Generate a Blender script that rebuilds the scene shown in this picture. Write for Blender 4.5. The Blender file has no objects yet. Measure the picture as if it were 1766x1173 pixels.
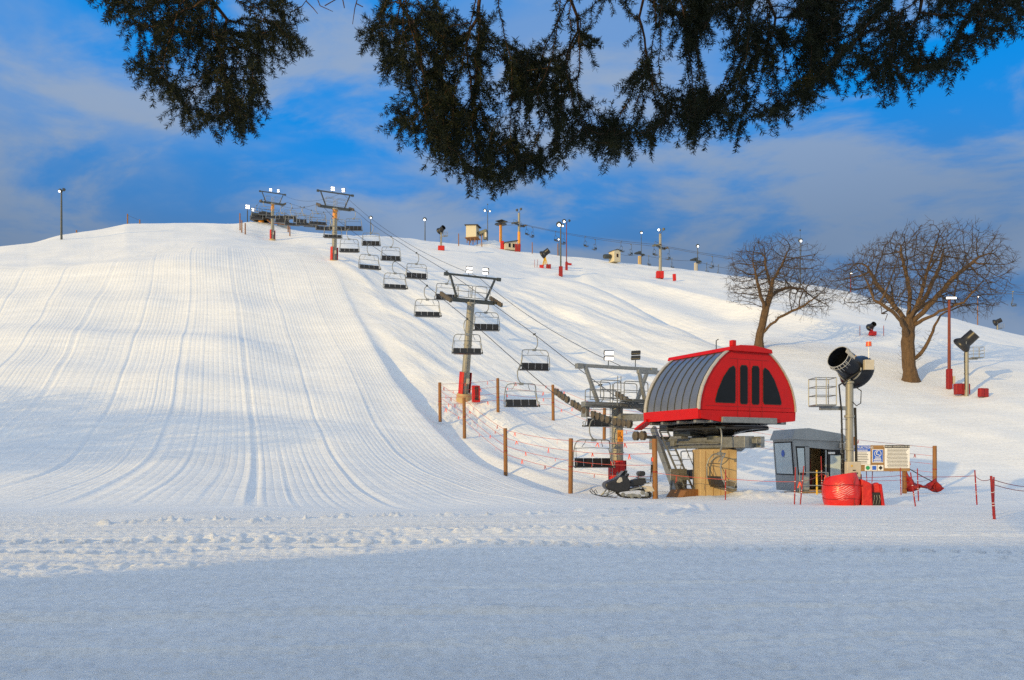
import bpy, math, random
import numpy as np
from mathutils import Vector, Matrix

# ------------------------------------------------------------------ camera, sky, sun, exposure
C = bpy.context.scene.collection
F, HX, HY, EYE = 1374.0, 883.0, 790.0, 1.7          # focal length (px of the 1766 px wide photo), horizon, eye height
cam = bpy.data.cameras.new('camera')
cam.sensor_width = 36.0
cam.lens = F / 1766 * 36
cam.shift_y = (HY - 586.5) / 1766
cam.clip_start, cam.clip_end = 0.1, 4000
camo = bpy.data.objects.new('camera', cam)
camo.location = (0, 0, EYE)
camo.rotation_euler = (math.pi / 2, 0, 0)
C.objects.link(camo)
bpy.context.scene.camera = camo
bpy.context.scene.cycles.use_denoising = False

SUN_EL, SUN_AZ = math.radians(10.5), math.radians(224.5)   # azimuth clockwise from +Y: behind the camera, to its west
sdir = Vector((math.sin(SUN_AZ) * math.cos(SUN_EL), math.cos(SUN_AZ) * math.cos(SUN_EL), math.sin(SUN_EL)))
sun = bpy.data.lights.new('sun', 'SUN')
sun.energy = 2.75
sun.angle = math.radians(0.6)
sun.color = (1.0, 0.70, 0.26)
suno = bpy.data.objects.new('sun', sun)
suno.rotation_euler = sdir.to_track_quat('Z', 'Y').to_euler()
suno.location = sdir * 300
C.objects.link(suno)

VS = bpy.context.scene.view_settings
VS.view_transform, VS.look, VS.gamma, VS.use_curve_mapping = 'Standard', 'None', 1.0, False
VS.exposure = 0.24

world = bpy.data.worlds.new('World')
bpy.context.scene.world = world
world.use_nodes = True


def build_world():
    nt = world.node_tree
    nt.nodes.clear()
    N, L = nt.nodes.new, nt.links.new
    out = N('ShaderNodeOutputWorld')
    bg = N('ShaderNodeBackground')
    L(bg.outputs[0], out.inputs[0])
    sky = N('ShaderNodeTexSky')
    sky.sky_type = 'NISHITA'
    sky.sun_disc = False
    sky.sun_elevation = SUN_EL
    sky.sun_rotation = SUN_AZ
    sky.air_density, sky.dust_density, sky.ozone_density = 1.0, 0.2, 3.0
    tc = N('ShaderNodeTexCoord')
    sep = N('ShaderNodeSeparateXYZ')
    L(tc.outputs['Generated'], sep.inputs[0])

    def m(op, a, b=None, clamp=False):
        n = N('ShaderNodeMath')
        n.operation = op
        n.use_clamp = clamp
        for i, v in enumerate((a, b)):
            if v is None:
                continue
            if isinstance(v, (int, float)):
                n.inputs[i].default_value = v
            else:
                L(v, n.inputs[i])
        return n.outputs[0]
    zc = m('ADD', m('MAXIMUM', sep.outputs[2], 0.0), 0.22)
    cx, cy = m('DIVIDE', sep.outputs[0], zc), m('DIVIDE', sep.outputs[1], zc)
    # long soft bands of cloud, lying slightly across the view
    comb = N('ShaderNodeCombineXYZ')
    L(m('ADD', m('MULTIPLY', cx, 0.80), m('MULTIPLY', cy, 0.35)), comb.inputs[0])
    L(m('SUBTRACT', m('MULTIPLY', cy, 1.0), m('MULTIPLY', cx, 0.22)), comb.inputs[1])

    def noise(scale, detail, rough, off):
        mp = N('ShaderNodeMapping')
        mp.inputs['Location'].default_value = off
        L(comb.outputs[0], mp.inputs[0])
        n = N('ShaderNodeTexNoise')
        n.inputs['Scale'].default_value = scale
        n.inputs['Detail'].default_value = detail
        n.inputs['Roughness'].default_value = rough
        n.inputs['Distortion'].default_value = 0.35
        L(mp.outputs[0], n.inputs['Vector'])
        return n.outputs['Fac']

    def ramp(v, a, b):
        r = N('ShaderNodeMapRange')
        r.interpolation_type = 'SMOOTHSTEP'
        r.inputs['From Min'].default_value = a
        r.inputs['From Max'].default_value = b
        L(v, r.inputs['Value'])
        return r.outputs[0]
    veil = ramp(noise(1.25, 6.0, 0.56, (3.22, 1.7, 0)), 0.45, 0.62)
    puff = ramp(noise(2.6, 7.0, 0.58, (11.22, 1.3, 1)), 0.41, 0.60)
    dark = ramp(noise(0.9, 3.0, 0.50, (1.3, 5.2, 2)), 0.38, 0.60)

    def mix(fac, a, b):
        n = N('ShaderNodeMix')
        n.data_type = 'RGBA'
        if isinstance(fac, (int, float)):
            n.inputs[0].default_value = fac
        else:
            L(fac, n.inputs[0])
        for i, v in ((6, a), (7, b)):
            if isinstance(v, tuple):
                n.inputs[i].default_value = (*v, 1)
            else:
                L(v, n.inputs[i])
        return n.outputs[2]
    hs = N('ShaderNodeHueSaturation')
    hs.inputs['Saturation'].default_value = 1.25
    hs.inputs['Hue'].default_value = 0.508
    L(sky.outputs[0], hs.inputs['Color'])
    blue = mix(0.88, hs.outputs[0], (0.0, 3.2, 9.6))
    low = ramp(sep.outputs[2], 0.42, 0.16)              # low sky: greyer, deeper
    c1 = mix(m('MULTIPLY', low, 0.55), blue, (1.5, 2.7, 5.0))
    c2 = mix(m('MULTIPLY', veil, 0.85), c1, (2.1, 3.8, 7.0))
    c3 = mix(m('MULTIPLY', puff, 0.74), c2, (3.9, 4.7, 5.9))
    west = ramp(m('SUBTRACT', m('MULTIPLY', sep.outputs[0], -1.0), m('MULTIPLY', sep.outputs[2], 0.9)), 0.02, 0.34)
    c4 = mix(m('MULTIPLY', m('MULTIPLY', m('MAXIMUM', dark, west), low), 0.70), c3, (1.0, 1.8, 3.2))
    # thin bright overcast round the sun, behind the camera
    back = ramp(m('MULTIPLY', sep.outputs[1], -1.0), -0.55, 0.15)
    c5 = mix(m('MULTIPLY', back, 0.88), c4, (8.1, 8.9, 9.5))
    L(c5, bg.inputs['Color'])
    bg.inputs['Strength'].default_value = 0.076


build_world()

# ------------------------------------------------------------------ helpers
rng = random.Random(7)


def P(px, py, Y):
    """The point at depth Y that the photograph shows at (px, py)."""
    return Vector(((px - HX) / F * Y, Y, EYE - (py - HY) / F * Y))


class MB:
    def __init__(self):
        self.v, self.f = [], []

    def add(self, vs, fs):
        o = len(self.v)
        self.v += [tuple(p) for p in vs]
        self.f += [tuple(i + o for i in f) for f in fs]
        return self

    def box(self, c, s, rot=None):
        c = Vector(c)
        vs = []
        for x in (-.5, .5):
            for y in (-.5, .5):
                for z in (-.5, .5):
                    p = Vector((x * s[0], y * s[1], z * s[2]))
                    if rot is not None:
                        p = rot @ p
                    vs.append(c + p)
        return self.add(vs, [(0, 1, 3, 2), (4, 6, 7, 5), (0, 4, 5, 1), (2, 3, 7, 6), (0, 2, 6, 4), (1, 5, 7, 3)])

    def beam(self, p0, p1, w, h, up=(0, 0, 1)):
        p0, p1 = Vector(p0), Vector(p1)
        d = (p1 - p0).normalized()
        u = Vector(up)
        s = d.cross(u)
        if s.length < 1e-4:
            s = d.cross(Vector((1, 0, 0)))
        s.normalize()
        u = s.cross(d)
        vs = []
        for p in (p0, p1):
            for a, b in ((-1, -1), (1, -1), (1, 1), (-1, 1)):
                vs.append(p + s * (a * w / 2) + u * (b * h / 2))
        return self.add(vs, [(3, 2, 1, 0), (4, 5, 6, 7), (0, 1, 5, 4), (1, 2, 6, 5), (2, 3, 7, 6), (3, 0, 4, 7)])

    def tube(self, path, r, n=8, cap=True, closed=False):
        pts = [Vector(p) for p in path]
        m = len(pts)
        rs = r if isinstance(r, (list, tuple)) else [r] * m
        vs, fs = [], []
        prev = None
        for i, p in enumerate(pts):
            if closed:
                t = pts[(i + 1) % m] - pts[i - 1]
            else:
                t = pts[min(i + 1, m - 1)] - pts[max(i - 1, 0)]
            if t.length < 1e-9:
                t = Vector((0, 0, 1))
            t.normalize()
            if prev is None:
                a = Vector((0, 0, 1)) if abs(t.z) < .9 else Vector((1, 0, 0))
                u = t.cross(a).normalized()
            else:
                u = prev - t * prev.dot(t)
                u = u.normalized() if u.length > 1e-6 else t.orthogonal().normalized()
            prev = u
            w = t.cross(u)
            for k in range(n):
                an = 2 * math.pi * k / n
                vs.append(p + (u * math.cos(an) + w * math.sin(an)) * rs[i])
        for i in range(m if closed else m - 1):
            j = (i + 1) % m
            for k in range(n):
                l = (k + 1) % n
                fs.append((i * n + k, i * n + l, j * n + l, j * n + k))
        if cap and not closed:
            fs.append(tuple(reversed(range(n))))
            fs.append(tuple(range((m - 1) * n, m * n)))
        return self.add(vs, fs)

    def cyl(self, p0, p1, r0, r1=None, n=16):
        return self.tube([p0, p1], [r0, r0 if r1 is None else r1], n)

    def lathe(self, prof, o, axis, n=24, cap=True):
        o, axis = Vector(o), Vector(axis).normalized()
        u = axis.orthogonal().normalized()
        w = axis.cross(u)
        vs, fs = [], []
        for r, t in prof:
            for k in range(n):
                an = 2 * math.pi * k / n
                vs.append(o + axis * t + (u * math.cos(an) + w * math.sin(an)) * r)
        for i in range(len(prof) - 1):
            for k in range(n):
                l = (k + 1) % n
                fs.append((i * n + k, i * n + l, (i + 1) * n + l, (i + 1) * n + k))
        if cap:
            fs.append(tuple(reversed(range(n))))
            fs.append(tuple(range((len(prof) - 1) * n, len(prof) * n)))
        return self.add(vs, fs)

    def prism(self, loop, ext):
        loop = [Vector(p) for p in loop]
        ext = Vector(ext)
        n = len(loop)
        return self.add(loop + [p + ext for p in loop],
                        [tuple(reversed(range(n))), tuple(range(n, 2 * n))] +
                        [(i, (i + 1) % n, (i + 1) % n + n, i + n) for i in range(n)])

    def ball(self, c, r, n=10, sx=1, sy=1, sz=1):
        c = Vector(c)
        vs, fs = [], []
        m = max(4, n // 2)
        for i in range(m + 1):
            th = math.pi * i / m
            for k in range(n):
                ph = 2 * math.pi * k / n
                vs.append(c + Vector((r * sx * math.sin(th) * math.cos(ph), r * sy * math.sin(th) * math.sin(ph), r * sz * math.cos(th))))
        for i in range(m):
            for k in range(n):
                fs.append((i * n + k, (i + 1) * n + k, (i + 1) * n + (k + 1) % n, i * n + (k + 1) % n))
        return self.add(vs, fs)

    def build(self, name, mat, parent=None, smooth=False, bevel=0.0, loc=None):
        me = bpy.data.meshes.new(name)
        me.from_pydata(self.v, [], self.f)
        me.materials.append(mat)
        if smooth:
            for p in me.polygons:
                p.use_smooth = True
            try:
                me.set_sharp_from_angle(angle=math.radians(38))
            except Exception:
                pass
        me.update()
        o = bpy.data.objects.new(name, me)
        C.objects.link(o)
        if parent is not None:
            o.parent = parent
        if loc is not None:
            o.location = loc
        if bevel:
            b = o.modifiers.new('bevel', 'BEVEL')
            b.width = bevel
            b.segments = 2
            b.limit_method = 'ANGLE'
            b.angle_limit = math.radians(40)
        return o


def tag(o, label, cat, group=None, kind=None):
    o['label'], o['category'] = label, cat
    if group:
        o['group'] = group
    if kind:
        o['kind'] = kind
    return o


def thing(name, label, cat, loc=(0, 0, 0), rot=(0, 0, 0), group=None):
    o = bpy.data.objects.new(name, None)
    o.empty_display_size = 0.3
    C.objects.link(o)
    o.location = loc
    o.rotation_euler = rot
    return tag(o, label, cat, group)


def copy_thing(root, loc, rot, label, group=None, scale=None):
    r = root.copy()
    C.objects.link(r)
    r.location = loc
    r.rotation_euler = rot
    if scale:
        r.scale = (scale, scale, scale)
    r['label'] = label
    if group:
        r['group'] = group
    for ch in list(root.children):
        c = ch.copy()
        C.objects.link(c)
        c.parent = r
        for g in list(ch.children):
            d = g.copy()
            C.objects.link(d)
            d.parent = c
    return r


def pmat(name, col, rough=0.6, metal=0.0, var=0.18, scale=5.0, bump=0.0, bscale=40.0, col2=None, stretch=(1, 1, 1), spec=0.5, coat=0.0):
    m = bpy.data.materials.new(name)
    m.use_nodes = True
    nt = m.node_tree
    N, L = nt.nodes.new, nt.links.new
    b = nt.nodes['Principled BSDF']
    b.inputs['Roughness'].default_value = rough
    b.inputs['Metallic'].default_value = metal
    b.inputs['Specular IOR Level'].default_value = spec
    b.inputs['Coat Weight'].default_value = coat
    tc = N('ShaderNodeTexCoord')
    mp = N('ShaderNodeMapping')
    mp.inputs['Scale'].default_value = stretch
    L(tc.outputs['Object'], mp.inputs[0])
    n = N('ShaderNodeTexNoise')
    n.inputs['Scale'].default_value = scale
    n.inputs['Detail'].default_value = 5
    n.inputs['Roughness'].default_value = 0.65
    L(mp.outputs[0], n.inputs['Vector'])
    mr = N('ShaderNodeMapRange')
    mr.inputs['From Min'].default_value = 0.3
    mr.inputs['From Max'].default_value = 0.7
    L(n.outputs['Fac'], mr.inputs['Value'])
    mx = N('ShaderNodeMix')
    mx.data_type = 'RGBA'
    if col2 is None:
        mx.inputs[6].default_value = (*[c * (1 - var) for c in col], 1)
        mx.inputs[7].default_value = (*[min(1, c * (1 + var)) for c in col], 1)
    else:
        mx.inputs[6].default_value = (*col, 1)
        mx.inputs[7].default_value = (*col2, 1)
    L(mr.outputs[0], mx.inputs[0])
    L(mx.outputs[2], b.inputs['Base Color'])
    rr = N('ShaderNodeMapRange')
    rr.inputs['To Min'].default_value = max(0.03, rough - 0.1)
    rr.inputs['To Max'].default_value = min(1, rough + 0.12)
    L(n.outputs['Fac'], rr.inputs['Value'])
    L(rr.outputs[0], b.inputs['Roughness'])
    if bump:
        n2 = N('ShaderNodeTexNoise')
        n2.inputs['Scale'].default_value = bscale
        n2.inputs['Detail'].default_value = 4
        L(mp.outputs[0], n2.inputs['Vector'])
        bp = N('ShaderNodeBump')
        bp.inputs['Strength'].default_value = 1.0
        bp.inputs['Distance'].default_value = bump
        L(n2.outputs['Fac'], bp.inputs['Height'])
        L(bp.outputs[0], b.inputs['Normal'])
    return m


def emat(name, col, strength):
    m = bpy.data.materials.new(name)
    m.use_nodes = True
    b = m.node_tree.nodes['Principled BSDF']
    b.inputs['Base Color'].default_value = (*col, 1)
    b.inputs['Emission Color'].default_value = (*col, 1)
    b.inputs['Emission Strength'].default_value = strength
    return m


M = {
    'galv': pmat('galvanised_steel', (0.26, 0.27, 0.265), 0.5, 0.6, 0.25, 6),
    'pole': pmat('weathered_zinc', (0.29, 0.28, 0.24), 0.55, 0.3, 0.22, 3, stretch=(3, 3, .4)),
    'steel': pmat('dark_steel', (0.075, 0.085, 0.085), 0.45, 0.6, 0.25, 8),
    'black': pmat('black_plastic', (0.014, 0.014, 0.016), 0.35, 0.0, 0.3, 5),
    'rubber': pmat('black_rubber', (0.018, 0.018, 0.018), 0.8, 0.0, 0.3, 12, 0.004, 60),
    'red': pmat('red_paint', (0.50, 0.004, 0.004), 0.42, 0.0, 0.10, 3, spec=0.25),
    'pad': pmat('red_vinyl', (0.48, 0.006, 0.005), 0.55, 0.0, 0.22, 4, 0.02, 9),
    'darkpad': pmat('dark_red_vinyl', (0.26, 0.006, 0.007), 0.6, 0.0, 0.3, 5, 0.02, 9),
    'stake': pmat('red_bamboo', (0.27, 0.006, 0.010), 0.5, 0.0, 0.25, 9),
    'concrete': pmat('ochre_concrete', (0.46, 0.33, 0.17), 0.85, 0.0, 0.2, 2.2, 0.006, 26, stretch=(1, 1, .5)),
    'wood': pmat('brown_wood', (0.25, 0.115, 0.04), 0.8, 0.0, 0.3, 3, 0.01, 14, stretch=(6, 6, .5)),
    'boardwood': pmat('board_wood', (0.30, 0.17, 0.065), 0.75, 0.0, 0.2, 3, 0.004, 14, stretch=(.6, 6, 6)),
    'cream': pmat('cream_siding', (0.58, 0.52, 0.38), 0.75, 0.0, 0.08, 3, stretch=(.3, .3, 14)),
    'roofmetal': pmat('roof_sheet', (0.30, 0.295, 0.29), 0.26, 0.75, 0.06, .8),
    'trim': pmat('pale_trim', (0.46, 0.43, 0.38), 0.5, 0.2, 0.06, 3),
    'glass': pmat('dark_glass', (0.006, 0.008, 0.012), 0.10, 0.0, 0.2, 2, spec=0.16),
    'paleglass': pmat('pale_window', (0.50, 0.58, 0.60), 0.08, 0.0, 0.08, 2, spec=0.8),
    'cabin': pmat('grey_cabin_paint', (0.29, 0.31, 0.315), 0.4, 0.2, 0.14, 2),
    'bark': pmat('oak_bark', (0.115, 0.070, 0.036), 0.95, 0.0, 0.4, 3, 0.05, 9, stretch=(3, 3, .7)),
    'twig': pmat('oak_twig', (0.055, 0.040, 0.030), 0.95, 0.0, 0.3, 3),
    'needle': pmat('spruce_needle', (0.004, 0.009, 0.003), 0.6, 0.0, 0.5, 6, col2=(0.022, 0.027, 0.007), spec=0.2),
    'sprucewood': pmat('spruce_bark', (0.075, 0.038, 0.018), 0.9, 0.0, 0.35, 9, 0.01, 30),
    'rope': pmat('steel_rope', (0.055, 0.055, 0.058), 0.5, 0.6, 0.2, 3),
    'redrope': pmat('red_cord', (0.50, 0.09, 0.07), 0.8, 0.0, 0.15, 5),
    'ribbon': pmat('orange_ribbon', (0.80, 0.10, 0.05), 0.7, 0.0, 0.15, 5),
    'orange': pmat('orange_paint', (0.78, 0.30, 0.03), 0.5, 0.0, 0.1, 5),
    'yellow': pmat('yellow_paint', (0.70, 0.42, 0.03), 0.5, 0.0, 0.15, 5),
    'white': pmat('white_paint', (0.78, 0.77, 0.74), 0.5, 0.0, 0.05, 4),
    'box': pmat('beige_enamel', (0.50, 0.45, 0.36), 0.5, 0.0, 0.1, 5),
    'blue': pmat('blue_print', (0.03, 0.12, 0.55), 0.5, 0.0, 0.05, 4),
    'green': pmat('green_print', (0.02, 0.30, 0.10), 0.5, 0.0, 0.05, 4),
    'ink': pmat('black_print', (0.02, 0.02, 0.02), 0.6, 0.0, 0.05, 4),
    'gunblue': pmat('dark_blue_enamel', (0.006, 0.008, 0.014), 0.28, 0.0, 0.2, 3, spec=0.35),
    'frost': pmat('rime_ice', (0.42, 0.43, 0.43), 0.6, 0.0, 0.1, 20, 0.01, 40),
    'interior': pmat('plywood_lining', (0.55, 0.38, 0.17), 0.8, 0.0, 0.2, 4),
    'lamp': emat('lamp_glow', (1.0, 0.97, 0.92), 3.0),
    'floodlamp': emat('flood_glow', (1.0, 0.95, 0.88), 2.2),
    'beacon': pmat('orange_lens', (0.75, 0.10, 0.02), 0.25, 0.0, 0.1, 4),
    'rustpole': pmat('rust_red_pole', (0.17, 0.030, 0.018), 0.6, 0.0, 0.25, 4),
    'shingle': pmat('dark_shingle', (0.06, 0.055, 0.05), 0.9, 0.0, 0.3, 12, 0.01, 30),
}
# ------------------------------------------------------------------ terrain: a height field from surveyed profiles
# every profile: bearing (as photo column) -> list of (depth, photo row or None, height when the row is None)
PROF = {
    -700: [(26, 0.), (33, 845), (42, 790), (54, 730), (66, 680), (74, 660), (84, 620), (92, 590), (98, 570), (106, 548), (115, 520)],
    -250: [(26, 0.), (33, 838), (39, 795), (50, 710), (62, 635), (68, 610), (80, 550), (89, 505), (96, 482), (106, 462), (115, 448)],
    0: [(26, 0.), (33, 832), (39, 783), (49, 700), (61, 608), (67, 574), (79, 508), (89, 462), (97, 444), (106, 434), (118, 423)],
    220: [(26, 0.), (32, 842), (39, 788), (50, 700), (62, 606), (68, 574), (79, 510), (89, 457), (97, 438), (118, 405), (142, 387)],
    400: [(26, 0.), (32, 846), (41, 788), (51, 700), (63, 606), (69, 574), (80, 505), (91, 449), (100, 430), (128, 405), (150, 388)],
    470: [(26, 0.), (32, 850), (42, 788), (52, 700), (65, 606), (71, 572), (82, 505), (92, 457), (101, 434), (137, 412), (155, 392)],
    575: [(26.5, 0.), (32, 854), (42, 792), (53, 702), (67, 604), (72, 572), (84, 502), (91, 468), (98, 447), (125, 418), (158, 402)],
    700: [(28, 0.), (34, 847), (44, 790), (53, 715), (64, 640), (72, 580), (86, 516), (98, 477), (118, 450), (150, 427), (195, 411)],
    800: [(33, 0.), (38, 838), (45, 800), (53, 738), (60, 680), (69, 622), (86, 537), (104, 486), (128, 452), (155, 434), (200, 421)],
    900: [(36, 0.), (41, 836), (47, 797), (55, 742), (62, 690), (71, 640), (88, 560), (106, 505), (124, 474), (150, 461), (212, 435)],
    1000: [(38, 0.), (43, 827), (48, 795), (56, 745), (64, 702), (74, 648), (90, 570), (108, 510), (121, 482), (150, 476), (215, 446)],
    1060: [(39, 0.), (43, 829), (49, 795), (56, 748), (64, 704), (74, 650), (88, 590), (102, 535), (113, 503), (140, 492), (215, 451)],
    1130: [(40, 0.), (44, 828), (49, 797), (56, 750), (64, 706), (73, 658), (84, 612), (95, 568), (101, 545), (128, 522), (215, 461)],
    1200: [(41, 0.), (45, 826), (50, 794), (56, 748), (63, 708), (71, 666), (80, 622), (88, 586), (92, 570), (118, 545), (215, 468)],
    1250: [(42, 0.), (45, 828), (50, 794), (57, 742), (63, 702), (70, 665), (77, 630), (82, 608), (86, 594), (108, 568), (210, 474)],
    1310: [(43, 0.), (46, 828), (51, 792), (57, 744), (63, 704), (69, 668), (77, 628), (84, 604), (90, 588), (108, 561), (205, 481)],
    1460: [(45, 0.), (48, 826), (53, 793), (59, 746), (64, 706), (68, 684), (75, 650), (82, 612), (93, 591), (112, 564), (190, 500)],
    1570: [(45, 0.), (48, 828), (53, 793), (59, 746), (64, 708), (68, 690), (75, 656), (82, 622), (92, 603), (110, 580), (185, 536)],
    1766: [(45, 0.), (48, 826), (53, 790), (58, 746), (63, 704), (67, 684), (73, 658), (80, 632), (91, 618), (110, 604), (165, 580)],
    2300: [(45, 0.), (49, 825), (54, 792), (60, 757), (65, 730), (71, 710), (78, 695), (86, 682), (96, 672), (112, 660), (150, 650)],
    3200: [(45, 0.), (50, 830), (56, 805), (62, 785), (68, 770), (74, 760), (82, 750), (90, 742), (100, 735), (120, 728), (150, 722)],
}


def pchip(x, y, xq):
    x, y = np.asarray(x, float), np.asarray(y, float)
    h = np.diff(x)
    d = np.diff(y) / h
    m = np.zeros_like(y)
    for i in range(1, len(x) - 1):
        if d[i - 1] * d[i] > 0:
            w1, w2 = 2 * h[i] + h[i - 1], h[i] + 2 * h[i - 1]
            m[i] = (w1 + w2) / (w1 / d[i - 1] + w2 / d[i])
    m[0], m[-1] = d[0], d[-1]
    k = np.clip(np.searchsorted(x, xq) - 1, 0, len(x) - 2)
    t = (xq - x[k]) / h[k]
    t2, t3 = t * t, t * t * t
    return ((2 * t3 - 3 * t2 + 1) * y[k] + (t3 - 2 * t2 + t) * h[k] * m[k] + (-2 * t3 + 3 * t2) * y[k + 1] + (t3 - t2) * h[k] * m[k + 1])


PX = np.arange(-1500, 3301, 6.0)
YS = np.arange(2.0, 420.0, 0.5)


def build_table():
    cols = sorted(PROF)
    K = len(PROF[0])
    Yk = np.array([[k[0] for k in PROF[c]] for c in cols], float)
    Zk = np.array([[(k[1] if isinstance(k[1], float) else EYE - (k[1] - HY) / F * k[0]) for k in PROF[c]] for c in cols], float)
    pq = np.clip(PX, cols[0], cols[-1])
    Yi = np.array([pchip(cols, Yk[:, k], pq) for k in range(K)])
    Zi = np.array([pchip(cols, Zk[:, k], pq) for k in range(K)])
    T = np.zeros((len(PX), len(YS)))
    for i in range(len(PX)):
        y, z = Yi[:, i], Zi[:, i]
        s = (z[-1] - z[-2]) / (y[-1] - y[-2])
        xs = np.concatenate([[-10, 0, y[0] * .6], y, [y[-1] + 14, y[-1] + 40, y[-1] + 120, 600]])
        zs = np.concatenate([[0, 0, 0], z, [z[-1] + .2 * s, z[-1] - 5, z[-1] - 22, z[-1] - 60]])
        T[i] = pchip(xs, zs, YS)
    # soften between the surveyed bearings and along the slope
    def smooth(A, ax, sig):
        r = int(3 * sig)
        k = np.exp(-.5 * (np.arange(-r, r + 1) / sig) ** 2)
        k /= k.sum()
        pad = [(0, 0), (0, 0)]
        pad[ax] = (r, r)
        B = np.pad(A, pad, mode='edge')
        return np.apply_along_axis(lambda v: np.convolve(v, k, 'valid'), ax, B)
    T = smooth(smooth(T, 0, 4.0), 1, 3.0)
    return T


TAB = build_table()
# shallow swell of the run-out: rises away from the lens, then dips before the slope
_sw = np.interp(YS, [0, 13, 16, 20.5, 23.5, 27, 33, 38, 46], [0, 0, .05, .30, .16, .02, .10, .10, 0])
_sw = np.convolve(np.pad(_sw, 4, mode='edge'), np.ones(9) / 9, 'valid')
TAB = TAB + _sw[None, :] * np.interp(PX, [-400, 300, 900, 1300, 1766, 2300], [.9, 1, 1, .9, .85, .6])[:, None]


# the hollow behind the near shoulder, in front of the far run
_sx = [900, 960, 1000, 1060, 1130, 1200, 1250, 1310, 1400]
_sy = np.interp(PX, _sx, [138, 134, 133, 125, 113, 103, 96, 96, 96])
_sd = np.interp(PX, _sx, [0, 1.2, 2.6, 3.0, 3.0, 2.6, 1.8, .5, 0])
TAB = TAB - _sd[:, None] * np.exp(-((YS[None, :] - _sy[:, None]) / 8.0) ** 2)
# the lip above the far run: its face catches the low sun, the ground beyond lies flatter
_bx = [940, 1000, 1100, 1200, 1300, 1400, 1472, 1600, 1766, 2000]
_br = np.interp(PX, _bx, [474, 477, 492, 516, 546, 566, 582, 598, 612, 625])
_rows = HY - (TAB - EYE) / YS[None, :] * F
_rows[:, YS < 70] = 1e6
_yb = YS[(_rows <= _br[:, None]).argmax(1)]
_yb = np.convolve(np.pad(_yb, 10, mode='edge'), np.ones(21) / 21, 'valid')
_bh = np.interp(PX, [930, 1010, 1300, 1700, 2000], [0, 1.7, 1.5, 1.2, 0])
_q = YS[None, :] - _yb[:, None]
TAB = TAB + _bh[:, None] * np.clip((_q + 8) / 8, 0, 1) ** 1.5 * np.clip(1 - _q / 26, 0, 1) ** 1.5 * (_q < 26) * np.where(_q > 0, 1, 1)
# the surveyed crest line: bring the top of every profile to it
SKYLINE = {-700: 520, -250: 448, 0: 423, 50: 417.5, 105: 407, 160: 399, 218: 387, 300: 385, 400: 388, 440: 389, 500: 397, 560: 402, 620: 406, 700: 412, 790: 421, 900: 434, 960: 439.5, 1000: 445, 1050: 450,
           1100: 457, 1150: 463, 1200: 468, 1255: 474, 1310: 482, 1380: 489, 1472: 506, 1584: 540, 1649: 551, 1766: 581, 2300: 650, 3200: 722}
_t = np.interp(PX, list(SKYLINE), list(SKYLINE.values()))
for _ in range(3):
    _rows = HY - (TAB - EYE) / YS[None, :] * F
    _rows[:, YS < 60] = 1e6
    _k = _rows.argmin(1)
    _dz = (_t - _rows[np.arange(len(PX)), _k]) / F * YS[_k]
    _w = np.clip((YS[None, :] / YS[_k][:, None] - .62) / .36, 0, 1)
    TAB = TAB - _dz[:, None] * _w * _w * (3 - 2 * _w)


def ground(X, Y):
    X, Y = np.asarray(X, float), np.asarray(Y, float)
    Yc = np.clip(Y, 2.0, YS[-1] - 1)
    p = np.clip(HX + F * X / Yc, PX[0], PX[-1] - 1)
    i = (p - PX[0]) / 6.0
    j = (Yc - YS[0]) / 0.5
    i0, j0 = np.floor(i).astype(int), np.floor(j).astype(int)
    i0, j0 = np.clip(i0, 0, len(PX) - 2), np.clip(j0, 0, len(YS) - 2)
    a, b = i - i0, j - j0
    return (TAB[i0, j0] * (1 - a) * (1 - b) + TAB[i0 + 1, j0] * a * (1 - b) + TAB[i0, j0 + 1] * (1 - a) * b + TAB[i0 + 1, j0 + 1] * a * b)


def gz(X, Y):
    return float(ground(X, Y))


def hit(px, py, ymin=6.0, ymax=300.0):
    """First ground point met when sighting from the tripod towards photo position (px, py)."""
    ys = np.arange(ymin, ymax, 0.1)
    z = ground((px - HX) / F * ys, ys)
    row = HY - (z - EYE) / ys * F
    k = np.nonzero(row <= py)[0]
    Y = ys[k[0]] if len(k) else ys[int(np.argmin(row))]
    X = (px - HX) / F * Y
    return Vector((X, Y, gz(X, Y)))


def vnoise(x, y, seed=0):
    xi, yi = np.floor(x).astype(np.int64), np.floor(y).astype(np.int64)
    xf, yf = x - xi, y - yi

    def h(a, b):
        n = (a * 374761393 + b * 668265263 + seed * 974711) & 0xFFFFFFFF
        n = ((n ^ (n >> 13)) * 1274126177) & 0xFFFFFFFF
        return ((n ^ (n >> 16)) & 0xFFFF) / 65535.0
    u, v = xf * xf * (3 - 2 * xf), yf * yf * (3 - 2 * yf)
    return (h(xi, yi) * (1 - u) * (1 - v) + h(xi + 1, yi) * u * (1 - v) + h(xi, yi + 1) * (1 - u) * v + h(xi + 1, yi + 1) * u * v)


# edges of the grooming passes on the main slope, top to bottom
LANES = [
    [(40, 470), (-20, 560), (-90, 640), (-260, 740), (-600, 810), (-1400, 858)],
    [(110, 468), (62, 560), (10, 620), (-70, 700), (-220, 780), (-520, 850)],
    [(195, 460), (140, 560), (85, 650), (30, 722), (-70, 790), (-300, 855)],
    [(268, 440), (240, 560), (198, 660), (152, 750), (60, 820), (-120, 862)],
    [(330, 430), (320, 560), (300, 660), (278, 740), (230, 810), (100, 866)],
    [(392, 428), (408, 560), (424, 660), (427, 740), (430, 810), (426, 872)],
    [(447, 428), (488, 560), (522, 660), (545, 740), (580, 810), (650, 862), (720, 878)],
    [(497, 430), (560, 552), (606, 650), (650, 735), (715, 805), (830, 853), (980, 876)],
    [(520, 428), (608, 530), (660, 630), (712, 700), (780, 770), (870, 828), (975, 858), (1180, 874)],
]
LANE_W = 4.4
_YQ = np.arange(24.0, 150.0, 0.5)
_LX = []
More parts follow.
